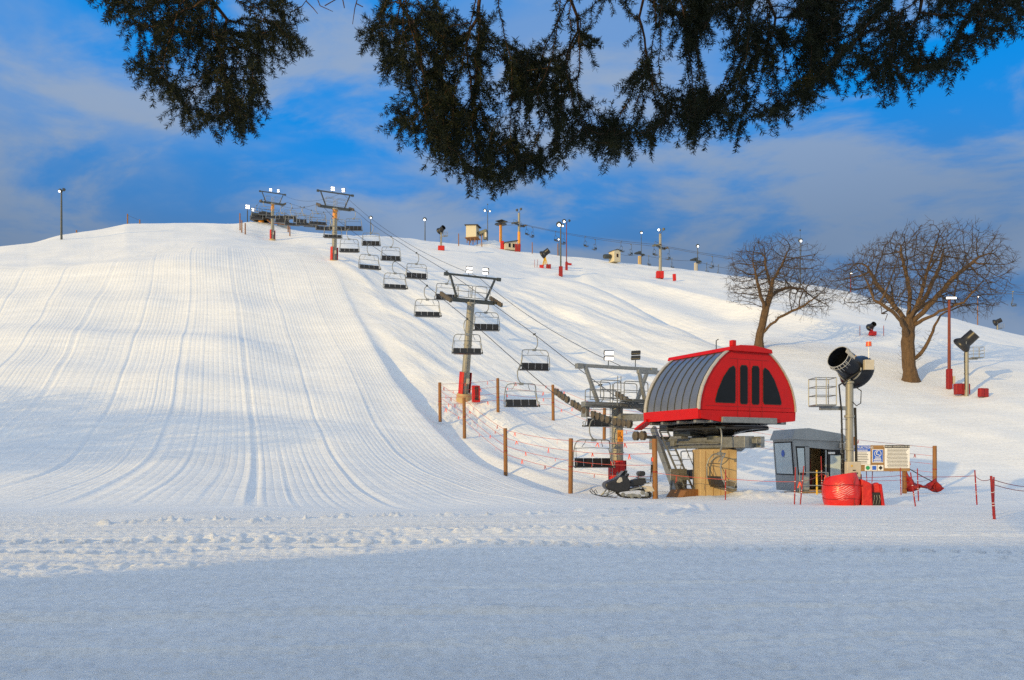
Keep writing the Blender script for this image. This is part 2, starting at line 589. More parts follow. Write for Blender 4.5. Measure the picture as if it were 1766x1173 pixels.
for ln in LANES:
    pts = [hit(px, py) for px, py in ln]
    pts.sort(key=lambda p: p.y)
    ys = np.array([p.y for p in pts])
    xs = np.array([p.x for p in pts])
    keep = np.concatenate([[True], np.diff(ys) > 0.4])
    ys, xs = ys[keep], xs[keep]
    q = pchip(ys, xs, np.clip(_YQ, ys[0], ys[-1]))
    _LX.append(q + 0.12 * np.sin(_YQ * .21 + len(_LX)))
_LX = np.maximum.accumulate(np.array(_LX) + np.arange(len(_LX))[:, None] * 1e-3, axis=0)


def snow_material():
    m = bpy.data.materials.new('groomed_snow')
    m.use_nodes = True
    nt = m.node_tree
    N, L = nt.nodes.new, nt.links.new
    b = nt.nodes['Principled BSDF']
    b.inputs['Roughness'].default_value = 0.62
    b.inputs['Specular IOR Level'].default_value = 0.25

    def m_(op, a, b2=None):
        n = N('ShaderNodeMath')
        n.operation = op
        for i, v in enumerate((a, b2)):
            if v is None:
                continue
            if isinstance(v, (int, float)):
                n.inputs[i].default_value = v
            else:
                L(v, n.inputs[i])
        return n.outputs[0]
    g = N('ShaderNodeAttribute')
    g.attribute_name = 'groom'
    gs = N('ShaderNodeSeparateXYZ')
    L(g.outputs['Vector'], gs.inputs[0])
    k = N('ShaderNodeAttribute')
    k.attribute_name = 'masks'
    ks = N('ShaderNodeSeparateXYZ')
    L(k.outputs['Vector'], ks.inputs[0])
    pos = N('ShaderNodeNewGeometry').outputs['Position']

    def noise(vec, scale, detail, stretch=(1, 1, 1), rot=0.0, rough=0.6):
        mp = N('ShaderNodeMapping')
        mp.vector_type = 'TEXTURE'
        mp.inputs['Scale'].default_value = [1 / max(v, .001) for v in stretch]
        mp.inputs['Rotation'].default_value = (0, 0, rot)
        L(vec, mp.inputs[0])
        n = N('ShaderNodeTexNoise')
        n.inputs['Scale'].default_value = scale
        n.inputs['Detail'].default_value = detail
        n.inputs['Roughness'].default_value = rough
        L(mp.outputs[0], n.inputs['Vector'])
        return n.outputs['Fac']
    wob = noise(g.outputs['Vector'], 1.0, 3, (.35, .12, 0))
    amp = noise(g.outputs['Vector'], 1.0, 4, (.22, .06, 0), 0, .7)
    ph = m_('ADD', m_('MULTIPLY', gs.outputs[0], 2 * math.pi / 0.33), m_('MULTIPLY', wob, 1.6))
    crease = m_('POWER', m_('ABSOLUTE', m_('SINE', m_('MULTIPLY', ph, 0.5))), 0.55)
    cord = m_('MULTIPLY', crease, m_('MULTIPLY', m_('POWER', amp, 1.2), 0.040))
    cord = m_('MULTIPLY', cord, ks.outputs[0])
    ph2 = m_('ADD', m_('MULTIPLY', gs.outputs[2], 2 * math.pi / 0.9), m_('MULTIPLY', wob, 4.0))
    amp2 = noise(pos, 1.0, 4, (.07, .07, .07))
    cord2 = m_('MULTIPLY', m_('MULTIPLY', m_('SINE', ph2), m_('POWER', amp2, 2.0)), m_('MULTIPLY', ks.outputs[1], 0.035))
    near = N('ShaderNodeMapRange')
    near.inputs['From Min'].default_value = 26
    near.inputs['From Max'].default_value = 18
    near.inputs['To Min'].default_value = 0.25
    px_ = N('ShaderNodeSeparateXYZ')
    L(pos, px_.inputs[0])
    L(px_.outputs[1], near.inputs['Value'])
    grain = m_('MULTIPLY', m_('MULTIPLY', noise(pos, 8.0, 6, rough=.75), 0.05), near.outputs[0])
    lump = m_('MULTIPLY', noise(pos, 2.2, 4, (.5, 1, 1)), 0.030)
    wind = m_('MULTIPLY', m_('MULTIPLY', noise(pos, 1.0, 4, (.10, .50, .2), math.radians(-52), .50), ks.outputs[2]), 0.42)
    streak = m_('MULTIPLY', m_('MULTIPLY', noise(pos, 1.0, 6, (.10, 2.4, 1), math.radians(2), .68), 0.16), near.outputs[0])
    h = m_('ADD', m_('ADD', m_('ADD', cord, cord2), m_('ADD', grain, lump)), m_('ADD', wind, streak))
    bp = N('ShaderNodeBump')
    bp.inputs['Strength'].default_value = 0.85
    bp.inputs['Distance'].default_value = 1.0
    L(h, bp.inputs['Height'])
    L(bp.outputs[0], b.inputs['Normal'])
    crumb_shade = noise(pos, 1.0, 4, (9.0, 4.5, 9.0), math.radians(4), .7)
    mx = N('ShaderNodeMix')
    mx.data_type = 'RGBA'
    mx.inputs[6].default_value = (0.79, 0.80, 0.81, 1)     # packed, icy; its finest flecks paint in grain shade
    mx.inputs[7].default_value = (0.95, 0.95, 0.94, 1)     # loose, frosty
    tone = m_('ADD', m_('MULTIPLY', noise(pos, .45, 5), .55), m_('ADD', m_('MULTIPLY', noise(pos, 1.0, 5, (.05, 1.3, .3), math.radians(1), .65), .85), m_('MULTIPLY', noise(pos, 11.0, 5, rough=.85), .42)))
    tr = N('ShaderNodeMapRange')
    tr.inputs['From Min'].default_value = 0.58
    tr.inputs['From Max'].default_value = 1.14
    L(tone, tr.inputs['Value'])
    L(tr.outputs[0], mx.inputs[0])
    # crumbs of frozen snow: dull specks paint in the fine shade between them
    cr = N('ShaderNodeMapRange')
    cr.inputs['From Min'].default_value = 0.32
    cr.inputs['From Max'].default_value = 0.60
    cr.inputs['To Min'].default_value = 0.84
    cr.inputs['To Max'].default_value = 1.0
    L(crumb_shade, cr.inputs['Value'])
    mul = N('ShaderNodeMix')
    mul.data_type = 'RGBA'
    mul.blend_type = 'MULTIPLY'
    mul.inputs[0].default_value = 1.0
    L(mx.outputs[2], mul.inputs[6])
    L(cr.outputs[0], mul.inputs[7])
    L(mul.outputs[2], b.inputs['Base Color'])
    return m


SNOW = snow_material()


def polyline_dist(X, Y, pts):
    """Distance to, and length along, a ground polyline."""
    best = np.full(X.shape, 1e9)
    along = np.zeros(X.shape)
    s0 = 0.0
    for (ax, ay), (bx, by) in zip(pts, pts[1:]):
        dx, dy = bx - ax, by - ay
        l = math.hypot(dx, dy)
        t = np.clip(((X - ax) * dx + (Y - ay) * dy) / (l * l), 0, 1)
        d = np.hypot(X - ax - t * dx, Y - ay - t * dy)
        k = d < best
        best = np.where(k, d, best)
        along = np.where(k, s0 + t * l, along)
        s0 += l
    return best, along


def flat_line(pp):
    return [(p.x, p.y) for p in (hit(a, b) for a, b in pp)]


def build_snow():
    px = np.concatenate([np.arange(-1500, -60, 60.0), np.arange(-60, 1830, 3.0), np.arange(1830, 3301, 60.0)])
    rows = list(EYE * F / (np.arange(1900, 1190, -6.0) - HY)) + list(EYE * F / (np.arange(1190, 1010, -1.6) - HY)) + list(EYE * F / (np.arange(1010, 870, -1.0) - HY))
    y = rows[-1]
    while y < 250:
        y *= 1.0062
        rows.append(y)
    rows += [265, 285, 310, 340, 380, 415]
    ry = np.array(rows)
    PXg, Yg = np.meshgrid(px, ry)
    Xg = (PXg - HX) / F * Yg
    Z = ground(Xg, Yg)
    n1 = vnoise(Xg * .16, Yg * .11, 1) + .5 * vnoise(Xg * .37, Yg * .26, 2)
    Z = Z + (n1 - .75) * np.interp(Yg, [4, 12, 30, 60], [.03, .08, .18, .46])
    Z = Z + .55 * np.exp(-((Yg - 65.0 - .8 * np.sin(Xg * .12)) / 2.9) ** 2) * np.interp(PXg, [-700, 380, 520], [1, .9, 0])
    for y0, w0, h0 in ((46.0, 2.4, .20), (55.5, 2.2, .24), (77.0, 2.8, .34)):
        Z = Z + h0 * np.exp(-((Yg - y0 - 1.2 * np.sin(Xg * .10 + y0)) / w0) ** 2) * np.interp(PXg, [-700, 480, 640], [1, .9, 0]) * (.4 + 1.2 * vnoise(Xg * .09, Yg * .02, 41))
    Z = Z + .5 * np.exp(-((Yg - 88.0) / 3.5) ** 2) * np.interp(PXg, [-700, 300, 420], [1, .9, 0])
    # grooming coordinates
    u = np.zeros_like(Xg)
    for r in range(len(ry)):
        kf = float(np.clip((ry[r] - 24) / .5, 0, len(_YQ) - 1.001))
        k = int(kf)
        lx = _LX[:, k] * (1 - kf + k) + _LX[:, k + 1] * (kf - k)
        uu = np.interp(Xg[r], lx, np.arange(len(lx)) * LANE_W)
        uu = np.where(Xg[r] < lx[0], (Xg[r] - lx[0]), uu)
        uu = np.where(Xg[r] > lx[-1], (len(lx) - 1) * LANE_W + (Xg[r] - lx[-1]), uu)
        u[r] = uu
    umax = (len(LANES) - 1) * LANE_W
    fade_y = np.interp(Yg, [25.5, 31, 100, 125], [0, 1, 1, .35])
    main = np.clip((umax + .4 - u) / 1.2, 0, 1) * fade_y
    for i in range(len(LANES)):
        d = u - i * LANE_W
        side = np.where(i == len(LANES) - 1, .14, .075)
        Z = Z + main * (side * .62 * np.exp(-(d / .10) ** 2) - .034 * np.exp(-((d - .30) / .12) ** 2) + .022 * np.exp(-((d - .58) / .09) ** 2))
    for i in range(len(LANES) - 1):
        for o_ in (.34, .67):
            d = u - (i + o_ + .05 * math.sin(i * 5)) * LANE_W
            Z = Z + main * (.020 * np.exp(-(d / .08) ** 2) - .016 * np.exp(-((d - .16) / .09) ** 2))
    # bank where the groomed slope ends
    edge = u - umax
    Z = Z + np.interp(Yg, [31, 42, 75, 95], [0, .8, .8, 0]) * np.where(edge > -3, .28 * np.exp(-np.clip(edge + .3, 0, 9) ** 2 / .5) * np.exp(-np.clip(-edge, 0, 9) ** 2 / 3.0), 0)
    Z = Z - .55 * np.interp(Yg, [32, 38, 62, 74], [0, 1, 1, 0]) * np.clip((edge - .1) / 1.1, 0, 1) * np.clip(1 - (edge - 1.2) / 5.0, 0, 1)
    u2 = .91 * Xg + .415 * Yg
    run = np.clip((PXg - 985) / 120, 0, 1) * np.clip((Yg - 72) / 20, 0, 1)
    rough = np.clip((edge - .3) / 3.0, 0, 1) * np.interp(Yg, [34, 48, 100, 125], [0, 1, 1, .2]) * np.interp(PXg, [1040, 1290], [1, .12])
    e1, e2 = .62 * Xg - .78 * Yg, .78 * Xg + .62 * Yg
    Z = Z + rough * ((vnoise(e1 * .07, e2 * .42, 21) - .5) * .85 + (vnoise(e1 * .16, e2 * .9, 22) - .5) * .26)
    # churned snow, footprints and machine tracks across the run-out
    c1, c2 = vnoise(Xg * 5.2, Yg * 3.1, 5), vnoise(Xg * 11, Yg * 6, 6)
    for pp, w, h, cut in (
            ([(180, 908), (300, 903), (420, 898), (640, 893), (900, 889), (1100, 881)], .15, .09, .62),
            ([(430, 903), (430.5, 902.5), (445, 901)], .3, .07, .3)):
        d, s = polyline_dist(Xg, Yg, flat_line(pp))
        Z = Z + np.exp(-(d / w) ** 2) * np.where(vnoise(s * 2.1, d * 0, 9) > .38, 1, .1) * np.clip(c2 - .25, 0, 1) * h * 2
    for pp, w, h in (
            ([(-100, 985), (150, 978), (420, 972), (640, 966), (900, 963), (1300, 968), (1800, 966)], .30, .06),
            ([(300, 932), (520, 925), (760, 917), (1000, 915), (1200, 921)], .55, .075),
            ([(-100, 1010), (120, 1012), (260, 1000)], .5, .04)):
        d, s = polyline_dist(Xg, Yg, flat_line(pp))
        Z = Z + np.exp(-(d / w) ** 2) * (c1 * .6 + c2 * .6 - .35) * h * 1.5
    for pp, w, h in (
            ([(-100, 940), (250, 938), (500, 934), (800, 937), (1050, 943), (1300, 950), (1800, 957)], .30, .036),
            ([(-100, 956), (200, 957), (420, 948), (600, 944)], .22, .030)):
        d, s = polyline_dist(Xg, Yg, flat_line(pp))
        Z = Z + np.clip(1.2 - (d / w) ** 2, 0, 1) * np.where(np.sin(s * 2 * math.pi / .42 + d * 5) > .1, h, -h * .6)
        Z = Z + .03 * np.exp(-((d - w * 1.5) / .1) ** 2)
    for pp in ([(1085, 880), (1150, 872), (1190, 878), (1160, 888), (1050, 894)], [(1130, 866), (1200, 872), (1205, 882), (1160, 892)]):
        d, s = polyline_dist(Xg, Yg, flat_line(pp))
        Z = Z + .05 * np.exp(-((d - .22) / .10) ** 2) - .03 * np.exp(-(d / .15) ** 2)
    # low heaps shovelled up beside the loading station
    for a, b2, r, h in ((1282, 858, .7, .22), (1300, 862, .6, .12), (1330, 860, 1.2, .16), (1372, 863, 1.0, .12), (1415, 860, .8, .10), (1545, 868, .7, .14), (1210, 858, .8, .08)):
        p = hit(a, b2)
        Z = Z + h * np.exp(-((Xg - p.x) ** 2 + ((Yg - p.y) * .9) ** 2) / (r * r)) * (.8 + .5 * c1)
    fg = np.interp(Yg, [5, 8, 16, 22], [1, 1, .8, 0])
    sk = vnoise(Xg * .30, Yg * 2.2, 31)
    Z = Z + fg * ((vnoise(Xg * 9, Yg * 7, 32) - .5) * .030 * (.4 + 1.2 * sk) + (sk - .5) * .05 + (vnoise(Xg * 22, Yg * 12, 33) - .5) * .016)
    for pp in ([(-60, 1062), (500, 1050), (1000, 1046), (1830, 1034)], [(-60, 1072), (500, 1059), (1000, 1055), (1830, 1042)], [(-60, 1128), (700, 1116), (1830, 1092)], [(400, 1020), (1100, 1006), (1830, 1000)]):
        d, s = polyline_dist(Xg, Yg, flat_line(pp))
        Z = Z - .035 * np.exp(-(d / .07) ** 2) + .022 * np.exp(-((d - .15) / .06) ** 2) * (.4 + vnoise(s * 3, d * 0, 51))
    # bared, trampled patch at the foot of the middle tower
    p = hit(790, 700)
    pm = np.exp(-((Xg - p.x) ** 2 + (Yg - p.y) ** 2) / 6.0)
    Z = Z + pm * (c1 + c2 - .9) * .28
    # mounds at the hilltop stations
    for a, Yq, r, h in ((455, 149, 5.0, .9), (838, 203, 5.0, 1.7), (856, 204, 4.0, 1.5)):
        X0 = (a - HX) / F * Yq
        Z = Z + h * np.exp(-((Xg - X0) ** 2 + ((Yg - Yq) * .7) ** 2) / (r * r)) * (.85 + .3 * c1)
    nr, nc = Xg.shape
    V = np.stack([Xg, Yg, Z], -1).reshape(-1, 3)
    idx = np.arange(nr * nc).reshape(nr, nc)
    Q = np.stack([idx[:-1, :-1], idx[:-1, 1:], idx[1:, 1:], idx[1:, :-1]], -1).reshape(-1, 4)
    # the rest of the valley floor, out of shot
    o = len(V)
    B = np.array([(-1500, -900, -.06), (1500, -900, -.06), (1500, 1500, -.06), (-1500, 1500, -.06)], float)
    V = np.concatenate([V, B])
    Q = np.concatenate([Q, [[o, o + 1, o + 2, o + 3]]])
    me = bpy.data.meshes.new('snow_ground')
    me.vertices.add(len(V))
    me.vertices.foreach_set('co', V.astype(np.float32).ravel())
    me.loops.add(len(Q) * 4)
    me.loops.foreach_set('vertex_index', Q.astype(np.int32).ravel())
    me.polygons.add(len(Q))
    me.polygons.foreach_set('loop_start', (np.arange(len(Q)) * 4).astype(np.int32))
    me.polygons.foreach_set('loop_total', np.full(len(Q), 4, np.int32))
    me.polygons.foreach_set('use_smooth', np.ones(len(Q), bool))
    me.update(calc_edges=True)
    for nm, arr in (('groom', (u, Yg * 1.05, u2)), ('masks', (main, run, rough))):
        at = me.attributes.new(nm, 'FLOAT_VECTOR', 'POINT')
        A = np.concatenate([np.stack([a.ravel() for a in arr], -1), np.zeros((4, 3))])
        at.data.foreach_set('vector', A.astype(np.float32).ravel())
    me.materials.append(SNOW)
    ob = bpy.data.objects.new('snow_ground', me)
    ob['kind'] = 'structure'
    C.objects.link(ob)
    return ob


build_snow()
# ------------------------------------------------------------------ the main chairlift
ROT = math.atan2(0.49, 1.0)                     # the line runs uphill and to the west
LD = Vector((-math.sin(ROT), math.cos(ROT), 0))  # uphill
LR = Vector((math.cos(ROT), math.sin(ROT), 0))   # across


def line_pt(Yc, off=0.0):
    return Vector((26 - .49 * Yc, Yc, 0)) + LR * off


_RY = [34.6, 38.0, 40.5, 43.0, 48.3, 53.6, 60, 66, 78, 90, 97, 103, 110, 117, 124, 131, 137, 141, 148.5]
_RZ = [2.95, 3.08, 3.55, 4.46, 7.2, 10.15, 13.55, 16.75, 22.6, 28.6, 32.25, 33.9, 35.9, 38.3, 41.0, 43.7, 45.75, 46.05, 46.1]


def rope_z(Yc):
    return float(pchip(_RY, _RZ, np.array([float(Yc)]))[0])


GAUGE = 2.0
BOT = line_pt(34.6)
TOP = line_pt(148.5)


def rope_loop(off, z0=0.0):
    return [line_pt(y, off) + Vector((0, 0, rope_z(y) + z0)) for y in np.arange(34.6, 148.6, 0.8)]


lp = rope_loop(-GAUGE)
for k in range(1, 12):
    an = math.pi * k / 12
    lp.append(TOP + LR * (-GAUGE * math.cos(an)) + LD * (GAUGE * math.sin(an)) + Vector((0, 0, rope_z(148.5))))
lp += list(reversed(rope_loop(GAUGE)))
for k in range(1, 12):
    an = math.pi * k / 12
    lp.append(BOT + LR * (GAUGE * math.cos(an)) - LD * (GAUGE * math.sin(an)) + Vector((0, 0, rope_z(34.6))))
tag(MB().tube(lp, 0.021, 6, closed=True).build('haul_rope', M['rope'], smooth=True),
    'endless dark steel rope that carries the big chairs from the red station to the hilltop', 'lift rope')


def sheave_train(parent, x, n, pitch, span, z0, wheel_mat, y0=0.0):
    b = MB().beam((x, y0 - span / 2 * math.cos(pitch), z0 - span / 2 * math.sin(pitch)), (x, y0 + span / 2 * math.cos(pitch), z0 + span / 2 * math.sin(pitch)), .10, .16)
    tr = b.build('sheave_train', M['steel'], parent, bevel=.015)
    for i in range(n):
        t = (i + .5) / n - .5
        c = Vector((x, y0 + t * span * math.cos(pitch), z0 + .06 + t * span * math.sin(pitch)))
        w = MB().lathe([(.10, -.075), (.17, -.07), (.155, -.02), (.155, .02), (.17, .07), (.10, .075)], c, (1, 0, 0), 14)
        w.build('wheel', wheel_mat, tr, smooth=True)
    return tr


M['wheel'] = pmat('sheave_rubber', (0.095, 0.078, 0.058), 0.7, 0.1, .35, 7)


def floodlight(parent, base, up, aim, s=1.0):
    mast = MB().cyl(base, Vector(base) + Vector((0, 0, up)), .03 * s, n=8).build('lamp_bracket', M['steel'], parent)
    aim = Vector(aim).normalized()
    q = aim.to_track_quat('Y', 'Z').to_matrix()
    c0 = Vector(base) + Vector((0, 0, up))
    for dz in (.10, .42):
        c = c0 + q @ Vector((0, -(dz - .26) * .35 * s, dz * s))
        h = MB()
        h.box(c, (.62 * s, .16 * s, .27 * s), q)
        hd = h.build('flood_lamp', M['black'], parent, bevel=.02)
        l = MB().box(c + q @ Vector((0, .085 * s, 0)), (.54 * s, .02, .19 * s), q)
        l.build('lens', M['floodlamp'], hd)


def rail_panel(mb, p0, p1, h, r=.022):
    """A hoop rail with rounded corners between two points."""
    p0, p1 = Vector(p0), Vector(p1)
    d = (p1 - p0)
    ln = d.length
    d.normalize()
    z = Vector((0, 0, 1))
    c = .14
    path = [p0 + z * .1, p0 + z * (h - c)]
    path += [p0 + z * (h - c) + d * (c - c * math.cos(a)) + z * c * math.sin(a) for a in (.5, 1.05, 1.57)]
    path += [p1 + z * h - d * c]
    path += [p1 + z * (h - c) - d * (c - c * math.cos(a)) + z * c * math.sin(a) for a in (1.05, .5)]
    path += [p1 + z * (h - c), p1 + z * .1]
    mb.tube(path, r, 6)
    mb.tube([p0 + z * .12, p1 + z * .12], r, 6)
    mb.tube([p0 + z * h * .55, p1 + z * h * .55], r * .8, 6)


def lift_tower(px, py, Y, tilt, label, pitch, orange_top=False, pad=True, ladder=True):
    X = (px - HX) / F * Y
    base = Vector((X, Y, gz(X, Y)))
    # height of the crossarm so that the rope lies in the sheaves
    H = (rope_z(Y) - base.z) / math.cos(tilt) - .28
    t = thing('lift_tower', label, 'lift tower', base - Vector((0, 0, .3)), (tilt, 0, ROT), 'towers of the big chairlift')
    H += .3
    tb = MB().cyl((0, 0, 0), (0, 0, H - .1), .31, .275, 20)
    tb.cyl((0, 0, H * .55), (0, 0, H * .55 + .06), .335, n=20)
    tb.cyl((0, 0, H - .2), (0, 0, H - .08), .40, n=20)
    tube = tb.build('tower_tube', M['pole'], t, smooth=True)
    if orange_top:
        MB().cyl((0, 0, H - 1.3), (0, 0, H - .22), .288, .284, 20).build('orange_band', M['orange'], tube, smooth=True)
    ca = MB().box((0, 0, H), (3.7, .34, .30))
    for s in (-1, 1):
        ca.box((s * 1.9, 0, H + .02), (.26, .8, .2))
    ca.build('crossarm', M['steel'], t, bevel=.02)
    for s in (-1, 1):
        sheave_train(t, s * GAUGE, 8, pitch - tilt, 2.3, H + .08, M['wheel'])
    fr = MB()
    for s in (-1, 1):
        fr.beam((s * 1.15, 0, H + .15), (s * 1.78, 0, H + 1.72), .17, .13, (1, 0, 0))
    fr.beam((-2.15, 0, H + 1.78), (2.15, 0, H + 1.78), .14, .15)
    for s in (-1, 1):
        fr.box((s * 2.1, 0, H + 1.76), (.3, .22, .26))
    fr.build('lifting_frame', M['steel'], t, bevel=.015)
    rl = MB()
    for a, b in ((-1.2, -.1), (.15, 1.35)):
        for y in (.32, -.32):
            rail_panel(rl, (a, y, H + .12), (b, y, H + .12), 1.0)
    rl.build('catwalk_rail', M['galv'], t, smooth=True)
    floodlight(t, (-.35, 0, H + 1.84), .2, (-.15, -1, -.35), .78)
    floodlight(t, (1.05, 0, H + 1.84), .24, (-.8, -.6, -.5), .78)
    if ladder:
        ld = MB()
        for s in (-1, 1):
            ld.tube([(s * .19 - .05, -.36, 1.2), (s * .19 - .05, -.34, H + 1.0)], .018, 6)
        z = 1.4
        while z < H + .9:
            ld.tube([(-.24, -.355, z), (.14, -.355, z)], .013, 5)
            z += .33
        ld.build('ladder', M['galv'], t)
    MB().cyl((0, 0, -.6), (0, 0, .38), .62, .55, 20).build('footing', M['concrete'], t, smooth=True)
    if pad:
        pd = MB()
        for k, (w0, w1) in enumerate(((math.pi * .62, math.pi * 1.28),)):
            n = 10
            lo = []
            for i in range(n + 1):
                an = w0 + (w1 - w0) * i / n
                lo.append((.47 * math.cos(an), .47 * math.sin(an)))
            for i in range(n, -1, -1):
                an = w0 + (w1 - w0) * i / n
                lo.append((.335 * math.cos(an), .335 * math.sin(an)))
            pd.prism([(x, y, .35) for x, y in lo], (0, 0, 1.65))
        pd.build('safety_pad', M['pad'], t, smooth=True)
        pd = MB()
        for i in range(3):
            an = -.25 + i * .42
            pd.box((.42 * math.cos(an), .42 * math.sin(an), 1.2), (.10, .2, 1.55), Matrix.Rotation(an, 3, 'Z'))
        pd.build('folded_pad', M['darkpad'], t, bevel=.03)
        MB().box((.05, -.40, 1.35), (.2, .16, .42)).build('junction_box', M['box'], t, bevel=.02)
        MB().tube([(.05, -.38, 1.2), (.06, -.36, .3)], .03, 8).build('conduit', M['steel'], t)
    return t, base, H


twr_mid, mid_base, mid_H = lift_tower(800, 682, 60.0, math.radians(11), 'tall grey lift tower with a red pad, rising from trampled snow behind the rope fence', math.radians(24))
lift_tower(576, 449, 97.0, math.radians(5), 'grey lift tower with an orange band and glowing lamps at the groomed slope edge', math.radians(20), True)
lift_tower(470, 413, 137.0, math.radians(1), 'small lift tower beside the hilltop station, topmost tower of the big lift', math.radians(12), True)

# leaning red mat beside the middle tower
p = hit(821, 693)
t = thing('safety_mat', 'dark red mat with black straps standing on edge beside the tall grey lift tower', 'safety mat', p, (math.radians(-6), 0, .2))
MB().box((0, 0, .58), (.62, .2, 1.25)).build('cushion', M['pad'], t, bevel=.05)
for x in (-.02, .12):
    MB().box((x, -.115, .6), (.09, .02, 1.05)).build('strap', M['rubber'], t, bevel=.005)
for z in (.2, .95):
    MB().box((.03, -.118, z), (.3, .02, .08)).build('strap', M['rubber'], t, bevel=.005)

# ---- return tower next to the loading station
Y1 = 41.8
b1 = line_pt(Y1)
b1.z = gz(b1.x, b1.y)
t1 = thing('lift_tower', 'short stout lift tower with long rows of wheels, standing beside the red station', 'lift tower', b1 - Vector((0, 0, .3)), (0, 0, ROT), 'towers of the big chairlift')
H1 = 4.35 - b1.z + .3
MB().cyl((0, 0, 0), (0, 0, H1), .33, .30, 20).cyl((0, 0, 1.9), (0, 0, 1.97), .36, n=20).cyl((0, 0, 2.6), (0, 0, 2.64), .345, n=20).build('tower_tube', M['pole'], t1, smooth=True)
ca = MB().box((0, 0, H1 + .1), (4.2, .36, .3)).box((0, -1.6, H1 - .62), (.3, 4.6, .34)).box((1.0, -.6, H1 - .5), (2.6, .3, .3))
ca.box((-1.95, 0, H1 - .25), (.22, .5, .6)).box((1.95, 0, H1 - .25), (.22, .5, .6))
ca.build('crossarm', M['galv'], t1, bevel=.02)
fr = MB()
for s, a in ((-1, 0), (1, 0)):
    fr.beam((s * 1.2, 0, H1 + .25), (s * 1.95, 0, H1 + 2.05), .22, .14, (1, 0, 0))
fr.beam((1.0, -1.2, H1 - .1), (.55, -1.2, H1 + 1.75), .2, .13, (1, 0, 0))
fr.beam((-2.35, 0, H1 + 2.1), (2.35, 0, H1 + 2.1), .14, .17)
fr.beam((.45, -1.2, H1 + 1.8), (2.5, -1.0, H1 + 1.82), .2, .2)
for s in (-1, 1):
    fr.box((s * 2.3, 0, H1 + 2.06), (.4, .26, .26))
fr.build('lifting_frame', M['galv'], t1, bevel=.015)
rl = MB()
for a, b in ((-1.35, -.1), (.1, 1.6)):
    for y in (.5, -.5):
        rail_panel(rl, (a, y, H1 + .3), (b, y, H1 + .3), 1.05, .024)
rail_panel(rl, (-2.5, -.9, H1 - .05), (-.6, -.9, H1 - .05), .85, .024)
rail_panel(rl, (.7, -1.9, H1 - .3), (2.0, -1.9, H1 - .3), 1.3, .024)
for x in (-.3, -.1):
    rl.tube([(x, -.5, H1 - .6), (x, -.5, H1 + 1.6)], .02, 6)
rl.build('catwalk_rail', M['galv'], t1, smooth=True)
MB().box((-1.2, -.75, H1 - .05), (2.2, .9, .05)).box((1.1, -1.0, H1 + .28), (2.2, 1.6, .05)).build('catwalk_deck', M['steel'], t1)
floodlight(t1, (-.55, 0, H1 + 2.18), .3, (-.25, -1, -.35), .85)
floodlight(t1, (1.15, 0, H1 + 2.18), .45, (.75, .65, -.5), .8)
for side in (-1, 1):
    seg = [(38.0, 39.4), (39.6, 41.2), (41.6, 43.0), (43.2, 44.6)]
    for ya, yb in seg:
        pts = []
        for yq in (ya, yb):
            w = line_pt(yq, side * GAUGE) + Vector((0, 0, rope_z(yq) + .19))
            d = w - Vector(t1.location)
            pts.append(Vector((d.dot(LR), d.dot(LD), d.z)))
        tr = MB().beam(pts[0] + Vector((0, 0, .06)), pts[1] + Vector((0, 0, .06)), .12, .17).build('sheave_train', M['steel'], t1, bevel=.015)
        for i in range(4):
            c = pts[0].lerp(pts[1], (i + .5) / 4)
            MB().lathe([(.07, -.085), (.09, -.075), (.185, -.07), (.165, -.02), (.165, .02), (.185, .07), (.09, .075), (.07, .085)], c, (1, 0, 0), 16).build('wheel', M['wheel'], tr, smooth=True)
pd = MB()
for k in range(3):
    an = math.pi * (1.05 + k * .22)
    pd.box((.43 * math.cos(an), .43 * math.sin(an), .95), (.14, .34, 1.15), Matrix.Rotation(an, 3, 'Z'))
pd.build('safety_pad', M['pad'], t1, bevel=.04)
an = math.pi * 1.8
MB().box((.42 * math.cos(an), .42 * math.sin(an), 1.05), (.12, .3, .95), Matrix.Rotation(an, 3, 'Z')).build('folded_pad', M['darkpad'], t1, bevel=.03)
MB().prism([(-.5, -.50, .2), (.45, -.50, .2), (.3, -.46, 1.0), (0, -.44, 1.22), (-.3, -.46, .9)], (0, .06, 0)).build('grey_tarp', M['galv'], t1)
MB().cyl((0, 0, -.5), (0, 0, .34), .6, .55, 18).build('footing', M['concrete'], t1, smooth=True)
ld = MB()
for s in (0, .36):
    ld.tube([(-.5 - s * .2, -.1 - s * .9, .7), (-.5 - s * .2, -.1 - s * .9, H1 + 1.2)], .018, 6)
for i in range(15):
    ld.tube([(-.5, -.1, .9 + i * .3), (-.572, -.424, .9 + i * .3)], .013, 5)
ld.build('ladder', M['galv'], t1)

p = P(1070, 752, 40.9)
sg = MB().box((0, 0, 0), (.30, .02, .60)).build('warning_sign', M['orange'], bevel=.004)
sg.location = p
sg.rotation_euler = (0, 0, .12)
tag(sg, 'orange notice with a black pictogram hung on the short stout lift tower', 'sign')
pic = MB()
pic.ball((-.02, -.016, .16), .035, 8, 1, .2, 1)
pic.tube([(-.03, -.016, .12), (-.045, -.016, .0), (.03, -.016, -.01), (.04, -.016, -.10)], .022, 6)
pic.tube([(-.10, -.016, .18), (-.11, -.016, -.05), (.08, -.016, -.06)], .012, 6)
pic.build('pictogram', M['ink'], sg)
bars = MB()
for i, w in enumerate((.22, .17, .20)):
    bars.box((0, -.014, -.16 - i * .05), (w, .006, .022))
bars.build('small_print', M['ink'], sg)
MB().box((0, .04, 0), (.06, .06, .3)).build('bracket', M['steel'], sg)

